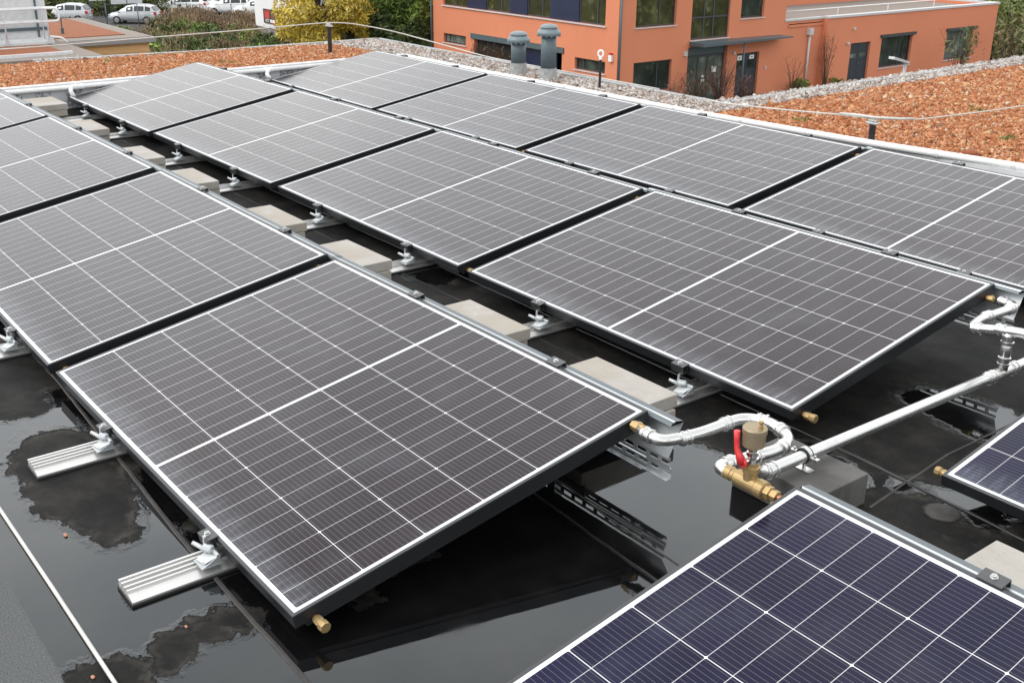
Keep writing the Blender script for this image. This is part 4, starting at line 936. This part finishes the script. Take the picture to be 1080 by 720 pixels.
b.tube(rounded([(-30.3, 9.9, -1.85), (-30.3, 10.42, -1.86), (-30.3, 10.44, -2.27), (-30.3, 9.9, -2.27)], .15), .035, 8); b.tube(rounded([(-30.75, 9.9, -1.85), (-30.6, 10.4, -1.85), (-30.3, 10.42, -1.90)], .15), .035, 8)
b.tube(rounded([(-30.3, 10.05, -2.75), (-30.3, 10.45, -2.82), (-30.3, 10.6, -3.0)], .2), .035, 8)
ch(b, 'handrail', M_['white_paint'], rl, J3)
for y in (-3.3, -1.3, .7, 2.7, 4.7, 6.7, 8.68, 10.03):
    b = MB(); b.tube([(-30.3, y, -1.85), (-30.3, y, -2.97)], .026, 8); b.box((-30.36, y-.05, -2.98), (-30.24, y+.05, -2.80)); ch(b, 'post', M_['sill'], rl, J3)
for y in (-2.3, 1.7, 5.7, 7.85, 10.0):
    b = MB(); b.tube([(-30.75, y, -1.85), (-30.75, y, -2.86)], .02, 8); ch(b, 'post', M_['sill'], rl, J3)

# ---- white building with poster
wh = thing('white_building', 'white rendered building with grey base and a dark red poster', 'building', (-55, 38, GZ))
J4 = Matrix.Translation((55, -38, -GZ))
b = MB(); b.box((-64.07, 33.3, -6.59), (-57.2, 38, 0)); ch(b, 'wall', M_['white_wall'], wh, J4)
b = MB(); b.box((-64.0, 33.38, GZ), (-57.3, 37.9, -6.592)); ch(b, 'plinth', M_['grey_wall'], wh, J4)
b = MB().mat(M_['sign_dark']); b.box((-62.65, 33.24, -6.28), (-60.28, 33.299, -5.35))
y = 33.235
b.mat(M_['sign_red']); b.box((-62.45, y, -5.95), (-61.75, y+.005, -5.45)); b.box((-62.40, y, -5.48), (-61.55, y+.004, -5.42))
b.mat(M_['sign_brown']); b.box((-61.5, y, -5.95), (-60.4, y+.005, -5.5)); b.mat(M_['sign_gold']); b.box((-60.8, y-.002, -6.15), (-60.45, y+.003, -5.85)); b.box((-60.5, y-.003, -6.25), (-60.3, y+.003, -6.1))
b.mat(M_['sign_red']); b.box((-61.4, y-.001, -6.26), (-60.6, y+.004, -6.2)); ch(b, 'poster', None, wh, J4)
def text(s, size, loc_, rot, mat, par, name):
    cu = bpy.data.curves.new(name, 'FONT'); cu.body = s; cu.size = size; cu.extrude = .004
    o = bpy.data.objects.new('tmp', cu); COL.objects.link(o); dg = bpy.context.evaluated_depsgraph_get(); me = bpy.data.meshes.new_from_object(o.evaluated_get(dg))
    bpy.data.objects.remove(o); me.materials.clear(); me.materials.append(mat); r = bpy.data.objects.new(name, me); COL.objects.link(r); r.parent = par; r.location = loc_; r.rotation_euler = rot; return r
text('HOT  WHEEL'[:3], .30, Vector((-62.40, 33.232, -6.20))-Vector((-55, 38, GZ)), (math.pi/2, 0, 0), M_['paper'], wh, 'poster_lettering')
b = MB().mat(M_['paper']); b.box((-61.65, 33.232, -6.19), (-60.95, 33.24, -6.0)); b.mat(M_['ink']); b.box((-61.40, 33.230, -6.14), (-61.33, 33.2315, -6.05)); ch(b, 'poster_lettering', None, wh, J4)

# ------------------------------------------------------------------ cars
def car(label, x, y, rz, paint, kind='hatch', group='cars parked beyond the scrub'):
    t = thing('parked_car', label, 'car', (x, y, GZ+.02), rz, group)
    if kind == 'hatch': st = [(-1.98, .62, .74, .74, .60), (-1.90, .66, .98, 1.02, .68), (-1.62, .72, 1.0, 1.38, .74), (-1.1, .76, .98, 1.50, .78), (-.2, .78, .96, 1.52, .80), (.45, .79, .94, 1.40, .80), (1.15, .78, .92, .97, .78), (1.75, .72, .80, .84, .72), (2.02, .60, .62, .64, .58)]
    elif kind == 'van': st = [(-2.4, .80, 1.0, 1.0, .75), (-2.35, .84, 1.15, 1.90, .80), (-1.2, .88, 1.15, 1.98, .84), (.6, .88, 1.12, 1.96, .84), (1.2, .87, 1.10, 1.80, .82), (1.8, .85, 1.05, 1.12, .80), (2.3, .75, .85, .88, .70), (2.4, .66, .66, .68, .6)]
    else: st = [(-2.25, .64, .74, .74, .6), (-2.15, .70, .98, 1.0, .68), (-1.75, .76, 1.0, 1.32, .74), (-1.0, .78, .98, 1.46, .78), (-.1, .79, .96, 1.48, .80), (.5, .79, .94, 1.36, .80), (1.2, .78, .92, .96, .78), (1.95, .72, .82, .86, .72), (2.25, .60, .64, .66, .58)]
    b = MB(); b.smooth = True; prev = None
    for (px, hw, zb, zr, hs) in st:
        hr = hw*.80 if zr-zb > .15 else hw*.95
        sec = [(px, -hs, .26), (px, -hw*1.05, .50), (px, -hw*1.03, zb), (px, -hr, zr-.05), (px, -hr*.8, zr), (px, hr*.8, zr), (px, hr, zr-.05), (px, hw*1.03, zb), (px, hw*1.05, .50), (px, hs, .26)]
        n = len(sec)
        if prev: b.add(prev+sec, [(i, (i+1) % n, n+(i+1) % n, n+i) for i in range(n)])
        else: b.add(sec, [tuple(range(n))])
        prev = sec
    b.add(prev, [tuple(range(len(prev)))[::-1]]); b.build('body', M_[paint], t)
    g = MB(); S = st
    cab = [s for s in S if s[3]-s[2] > .15]
    for sy in (-1, 1):
        for a, c in zip(cab[:-1], cab[1:]):
            hra, hrc = a[1]*.80, c[1]*.80; f0, f1 = .06, .16
            def pt(s, f, k): hr = s[1]*.80; h = s[1]*1.03; zz = s[2]+(s[3]-.05-s[2])*f; return (s[0]+k, sy*(h+(hr-h)*f+.012), zz)
            g.add([pt(a, .10, .05), pt(c, .10, -.05), pt(c, .88, -.05), pt(a, .88, .05)], [(0, 1, 2, 3)])
    fr = cab[-1]; nx = S[S.index(fr)+1]; g.add([(fr[0]+.03, -fr[1]*.72, fr[3]+.005), (fr[0]+.03, fr[1]*.72, fr[3]+.005), (nx[0]-.05, nx[1]*.85, nx[3]+.03), (nx[0]-.05, -nx[1]*.85, nx[3]+.03)], [(0, 1, 2, 3)])
    re = cab[0]; pv = S[S.index(re)-1]; g.add([(re[0]-.03, -re[1]*.68, re[3]), (re[0]-.03, re[1]*.68, re[3]), (pv[0]-.03, pv[1]*.8, pv[3]+.05), (pv[0]-.03, -pv[1]*.8, pv[3]+.05)], [(3, 2, 1, 0)])
    g.build('windows', M_['carglass'], t, recalc=False)
    wx = .62*S[-1][0]
    for sx in (-1, 1):
        for sy in (-1, 1):
            wv = MB(); wv.rings((sx*wx, sy*.70, .31), (0, sy, 0), [(0, .30), (.01, .315), (.15, .315), (.165, .29), (.166, .20)], 20); W_ = wv.build('wheel', M_['tyre'], t)
            wv = MB(); wv.rings((sx*wx, sy*.862, .31), (0, sy, 0), [(0, .20), (.012, .19), (.014, .06), (.02, .05)], 14); wv.build('rim', M_['rim'], W_)
    f, r_ = S[-2], S[1]
    for sy in (-1, 1):
        b = MB(); b.box((f[0]-.05, sy*f[1]*.98-.0, .62), (f[0]+.22, sy*f[1]*.55, .74), bev=.02); b.build('headlight', M_['headl'], t)
        b = MB(); b.box((r_[0]-.10, sy*r_[1]*1.06, .72), (r_[0]+.12, sy*r_[1]*.72, .95), bev=.02); b.build('tail_light', M_['tail'], t)
        b = MB(); b.box((.98, sy*.84, .92), (1.08, sy*.95, 1.00), bev=.02); b.build('wing_mirror', M_[paint], t)
    b = MB(); b.box((S[0][0]-.02, -.26, .52), (S[0][0]+.01, .26, .63)); b.build('number_plate', M_['plate_w'], t)
    return t
car('silver hatchback parked alone facing left above the wooden building', -83.4, 31.7, math.radians(228), 'silver')
car('silver car half hidden behind the red chippings roof', -87.2, 27.3, math.radians(232), 'silver', 'hatch')
car('white car seen from behind with a red tail light', -90.0, 40.0, math.radians(50), 'white_car', 'estate')
car('white car with pale windscreen in front of the fence, middle of the group', -86.3, 41.3, math.radians(236), 'white_car', 'hatch')
car('white car nearest the white building', -82.8, 42.2, math.radians(236), 'white_car', 'hatch')
car('white car mostly hidden at the top edge between the silver hatchback and the white group', -93.5, 37.0, math.radians(236), 'white_car', 'hatch')
car('white car with its nose behind the dry grass, right of the silver hatchback', -89.6, 38.2, math.radians(236), 'white_car', 'estate')
car('silver car in the second line behind the white cars', -96.5, 40.2, math.radians(60), 'silver', 'hatch')
car('blue-grey van behind the white cars', -93.5, 45.8, math.radians(60), 'blue_car', 'van')
car('dark car at the top picture edge behind the white cars', -97, 43.5, math.radians(60), 'black_car', 'estate')
car('white van at the top edge beside the white building', -88.5, 47.0, math.radians(60), 'white_car', 'van')
car('dark car parked at the far right top corner beyond the meadow', -47.5, 106.5, math.radians(10), 'black_car', 'estate')
car('white car parked at the far right top corner beyond the meadow', -46.2, 111.5, math.radians(10), 'white_car', 'estate')

# fence and boards
ft = thing('wire_fence', 'thin wire fence with slim posts below the parked white cars', 'fence', (-80, 36, GZ))
rg = random.Random(9)
P0, P1 = Vector((-82.3, 29.0, 0)), Vector((-74.5, 41.5, 0))
for k in range(7):
    p = P0.lerp(P1, k/6)-Vector((-80, 36, 0)); b = MB(); b.tube([(p.x, p.y, 0), (p.x, p.y, 1.75)], .04, 6); b.build('post', M_['vent'], ft)
b = MB()
for h in (.5, 1.1, 1.7): b.tube([P0-Vector((-80, 36, -h)), P1-Vector((-80, 36, -h))], .012, 4)
b.build('wire', M_['vent'], ft)
def board(x, y, z0, z1, w_, lab, stripes=False):
    t = thing('sign_board', lab, 'sign board', (x, y, GZ), 0, None); h = -GZ
    b = MB().mat(M_['pale']); b.box((0, -w_/2, z0), (.06, w_/2, z1)); b.mat(M_['vent']); b.box((.061, -.04, z0), (.07, .04, z1))
    if stripes: b.mat(M_['sign_red']); b.box((.061, -w_*.45, z0+.1), (.068, -w_*.12, z0+.4)); b.box((.061, w_*.1, z0+.1), (.068, w_*.4, z0+.4))
    b.build('board', None, t)
    b = MB()
    for s in (-1, 1): b.tube([(-.06, s*w_*.42, 0), (-.06, s*w_*.42, z1)], .06, 6)
    b.build('posts', M_['vent'], t)
board(-89, 33.05, 1.1, 2.6, 2.7, 'large blank pale board at the top edge above the silver hatchback')
board(-89, 30.55, 1.45, 2.7, 1.35, 'white board with red marks at the top edge left of the pale board', True)
# street lamp between the buildings
t = thing('street_lamp', 'grey street lamp with flat head in front of the orange wing', 'street lamp', (-16, 37.6, GZ)); q = Vector((-16, 38.25, -4.05))
b = MB(); b.tube([(0, .62, 0), (0, .62, 3.86)], .06, 10); b.build('pole', M_['sill'], t)
b = MB(); b.prism([(-.36, 4.06), (.70, 3.82), (.72, 3.90), (-.34, 4.16)], 'x', -.13, .13); b.build('lamp_head', M_['sill'], t)

# ------------------------------------------------------------------ vegetation
def leaf_mesh(name, mat, centers, radii, n, size, seed, parent=None, elong=1.6, hollow=.35, upr=0.):
    rg = np.random.default_rng(seed); C_ = np.array(centers, float); R_ = np.array(radii, float)
    vol = R_.prod(1)**(2/3); k = rg.choice(len(C_), n, p=vol/vol.sum())
    d = rg.normal(size=(n, 3)); d /= np.linalg.norm(d, axis=1)[:, None]; rad = rg.uniform(hollow**3, 1.1, n)**(1/3)
    P = C_[k]+d*R_[k]*rad[:, None]
    a = rg.normal(size=(n, 3)); a[:, 2] += upr*3*np.sign(a[:, 2]); a /= np.linalg.norm(a, axis=1)[:, None]; c = np.cross(a, rg.normal(size=(n, 3))); c /= np.linalg.norm(c, axis=1)[:, None]
    s = size*rg.lognormal(0, .3, n); e = s*elong
    V = np.stack([P-a*e[:, None], P+c*s[:, None]*.5, P+a*e[:, None], P-c*s[:, None]*.5], 1).reshape(-1, 3); F = np.arange(4*n).reshape(-1, 4)
    me = bpy.data.meshes.new(name); me.vertices.add(len(V)); me.vertices.foreach_set('co', V.ravel()); me.loops.add(F.size); me.loops.foreach_set('vertex_index', F.ravel()); me.polygons.add(n)
    me.polygons.foreach_set('loop_start', np.arange(n)*4); me.polygons.foreach_set('loop_total', np.full(n, 4)); me.update(calc_edges=True)
    cl = rg.random(len(C_)); v = np.clip(.45*cl[k]+.55*rg.random(n), 0, 1)
    at = me.attributes.new('rnd', 'FLOAT', 'FACE'); at.data.foreach_set('value', v); me.materials.append(mat)
    o = bpy.data.objects.new(name, me); COL.objects.link(o)
    if parent: o.parent = parent
    return o
def tree(name, lab, x, y, h, r, leaf, seed, n=5000, size=.16, z0=.25, group=None, ncl=26, cat='tree'):
    rg = random.Random(seed); t = thing(name, lab, cat, (x, y, GZ), 0, group)
    b = MB(); tr = max(.05, h*.018); top = Vector((rg.uniform(-.3, .3), rg.uniform(-.3, .3), h*.85)); mid = Vector((rg.uniform(-.15, .15), rg.uniform(-.15, .15), h*.4))
    b.tube([Vector((0, 0, -.1)), mid, top], [tr*1.3, tr*.9, tr*.25], 8)
    cs, rs = [], []
    for k in range(ncl):
        a = rg.uniform(0, 2*math.pi); zf = rg.uniform(z0, .95); rr = r*math.sqrt(max(.08, 1-((zf-.55)/.55)**2))*rg.uniform(.25, .95)
        c = Vector((math.cos(a)*rr, math.sin(a)*rr, h*zf)); cs.append(c); q = r*rg.uniform(.22, .42); rs.append((q, q, q*rg.uniform(.7, 1.1)))
        s = mid.lerp(top, max(0, zf-.45)); s.z = max(.1*h, c.z*.6); b.tube([s, (s+c)/2+Vector((0, 0, .1*r)), c], [tr*.35, tr*.22, tr*.08], 5)
    b.build('trunk', M_['bark'], t); leaf_mesh('crown', M_[leaf], cs, rs, n, size, seed, t); return t
tree('yellow_tree', 'tree with bright yellow autumn leaves in front of the white building', -50.8, 31.0, 7.6, 2.5, 'leaf_yellow', 11, 17000, .085, .03, None, 46)
tree('yellow_tree', 'smaller yellow-leaved tree merging with the left green trees', -52.6, 34.4, 6.6, 1.7, 'leaf_yellow', 12, 8000, .085, .03, None, 26)
GL = ['bushy green tree right behind the yellow ones', 'taller bright green tree in the middle of the green clump', 'dark green tree directly beside the orange building', 'green tree behind the clump at the top edge', 'low dark shrub at the foot of the green trees', 'second low dark shrub close to the orange wall corner']
for k, (x, y, h, r, lf) in enumerate(((-54.5, 37.6, 6.6, 2.3, 'leaf_green'), (-55.0, 40.2, 7.4, 2.6, 'leaf_green'), (-51.0, 38.2, 6.8, 2.0, 'leaf_green'), (-62, 46, 8.5, 4.2, 'leaf_dark'), (-52.6, 35.9, 3.0, 1.7, 'leaf_dark'), (-49.5, 36.6, 2.9, 1.5, 'leaf_dark'))):
    tree('green_tree' if h > 4 else 'dark_shrub', GL[k], x, y, h, r, lf, 20+k, 9000, .11, .05, 'green trees left of the orange building', 32, 'tree' if h > 4 else 'shrub')
rg = random.Random(77)
# far trees behind the car park
for k, (x, y, h, r, lf) in enumerate(((-112, 30, 6, 4, 'leaf_scrub'), (-108, 36.5, 5, 3.5, 'leaf_brown'), (-110, 42, 6, 4, 'leaf_scrub'), (-104, 26, 5, 3, 'leaf_scrub'), (-106, 49, 7, 4, 'leaf_dark'), (-112, 54, 8, 4.5, 'leaf_scrub'), (-72, 19.5, 3.4, 2.4, 'leaf_scrub'))):
    tree('distant_tree', ['olive bush behind the left parked cars', 'brown autumn bush behind the pale board', 'olive bush above the white cars', 'olive bush beyond the penthouse corner', 'dark tree behind the white van', 'tall olive tree behind the white building', 'loose olive bush rising between the railing and the silver car'][k], x, y, h, r, lf, 40+k, 5000, .2, .02, 'bushes beyond the car park', 26)
# scrub slope: uncountable undergrowth
def scrub(name, mat, x0, x1, y0, y1, ncl, n, size, seed, rz=(.4, 1.1), upr=0., hmax=1.):
    rg = random.Random(seed); cs = []; rs = []
    for _ in range(ncl):
        q = rg.uniform(*rz); cs.append((rg.uniform(x0, x1), rg.uniform(y0, y1), GZ+q*.5*hmax)); rs.append((q*1.3, q*1.3, q*hmax))
    return tag(leaf_mesh(name, M_[mat], cs, rs, n, size, seed, None, hollow=.5, upr=upr), kind='stuff')
scrub('undergrowth', 'leaf_scrub', -76, -54, 20, 34, 90, 22000, .10, 1, (.3, .8))
scrub('undergrowth', 'leaf_green', -73, -54, 22, 35, 36, 11000, .10, 2, (.3, .9))
scrub('dry_grass', 'leaf_brown', -77, -62, 33.5, 42, 110, 34000, .06, 3, (.4, .9), .9, 1.2)
scrub('dark_brambles', 'leaf_dark', -66, -56, 26, 33, 40, 16000, .10, 4, (.4, .9))
scrub('meadow_growth', 'leaf_meadow', -64, -34, 66, 118, 380, 70000, .20, 5, (.5, 1.7))
scrub('meadow_growth', 'leaf_scrub', -50, -30.5, 71, 100, 120, 24000, .16, 6, (.5, 2.0))
scrub('undergrowth', 'leaf_scrub', -112, -90, 18, 39, 120, 30000, .15, 7, (.6, 1.6))
scrub('dry_grass', 'leaf_brown', -82, -77, 33.5, 36.5, 26, 7000, .06, 8, (.4, .9), .9, 1.1)
scrub('dry_grass', 'leaf_brown', -77, -55, 20, 36, 110, 24000, .06, 18, (.4, 1.0), .8, 1.2)
mc = [(x+_r.gauss(0, .05), y+_r.gauss(0, .05), .178) for x, y in moss for _ in range(5)]
tag(leaf_mesh('moss', M_['leaf_meadow'], mc, [(.035, .035, .010)]*len(mc), 2600, .006, 31, None, hollow=.2), kind='stuff')
# twiggy shrubs in front of the orange building
def twigs(lab, x, y, h, r, mat, seed, n=70, leaves=900, lsz=.05):
    n = int(n*.5); leaves = int(leaves*.6)
    rg = random.Random(seed); t = thing('bare_shrub', lab, 'shrub', (x, y, GZ), 0, 'bare shrubs along the orange building')
    b = MB()
    for _ in range(n):
        a = rg.uniform(0, 2*math.pi); q = r*rg.random()**.5; hh = h*rg.uniform(.55, 1.0); ex = Vector((math.cos(a)*q, math.sin(a)*q, hh)); m = Vector((ex.x*.45, ex.y*.45, hh*.5))
        b.tube([Vector((ex.x*.15, ex.y*.15, 0)), m, ex], [.018, .012, .005], 4, cap=False)
        for _k in range(3):
            s = m.lerp(ex, rg.random()); b.tube([s, s+Vector((rg.uniform(-.35, .35), rg.uniform(-.35, .35), rg.uniform(.15, .5)))], [.008, .004], 3, cap=False)
    b.build('stems', M_[mat], t, recalc=False)
    leaf_mesh('foliage', M_[mat], [(0, 0, h*.55)], [(r, r, h*.5)], int(leaves*.35), lsz*.7, seed, t, hollow=.1, upr=.6); return t
twigs('tall bare reddish shrub before the glazed entrance', -28.7, 41.9, 2.3, .95, 'leaf_red', 1, 90, 1600)
twigs('bare brown shrub between the lower window and the entrance', -28.6, 40.0, 1.9, .9, 'leaf_brown', 2, 80, 1400)
twigs('bare reddish shrub under the lower window on the right face', -28.4, 38.4, 1.5, .8, 'leaf_red', 3, 60, 1000)
twigs('low reddish shrub at the foot of the glazed entrance side', -28.3, 43.2, 1.5, .6, 'leaf_red', 4, 50, 900)
twigs('thin sparse shrub right of the double door', -29.2, 48.3, 2.1, .6, 'leaf_brown', 5, 18, 120)
twigs('light brown shrub between the downpipe and wall corner', -29.3, 51.2, 2.9, .5, 'leaf_brown', 6, 36, 700)
twigs('sparse tan shrub beside the last window of the wing', -27.6, 62.0, 2.9, 1.6, 'leaf_brown', 7, 40, 500)
twigs('sparse tan shrub at the far end of the wing', -27.4, 67.2, 3.4, 1.6, 'leaf_brown', 8, 44, 700)
for k, x in enumerate((-41.0, -40.1, -39.2, -38.4)):
    twigs(['tan reed clump at the left end of the garage opening', 'tan reed clump second in the garage opening', 'brown reed clump third in the garage opening', 'brown reed clump next to the navy garage door'][k], x, YA-.45, 2.35, .42, 'leaf_brown', 20+k, 70, 500, .06)
tree('grass_tuft', 'yellow-green grass tuft at the foot of the downpipe', -29.3, 49.0, .6, .7, 'leaf_meadow', 91, 900, .05, .05, None, 8, 'plant')
tree('grass_tuft', 'small green tuft beside the wing door', -29.2, 52.2, .4, .5, 'leaf_meadow', 92, 400, .05, .05, None, 8, 'plant')
tree('young_tree', 'thin young tree with sparse olive leaves between the wing windows', -27.0, 61.0, 2.9, 1.2, 'leaf_scrub', 93, 240, .07, .3, None, 12)
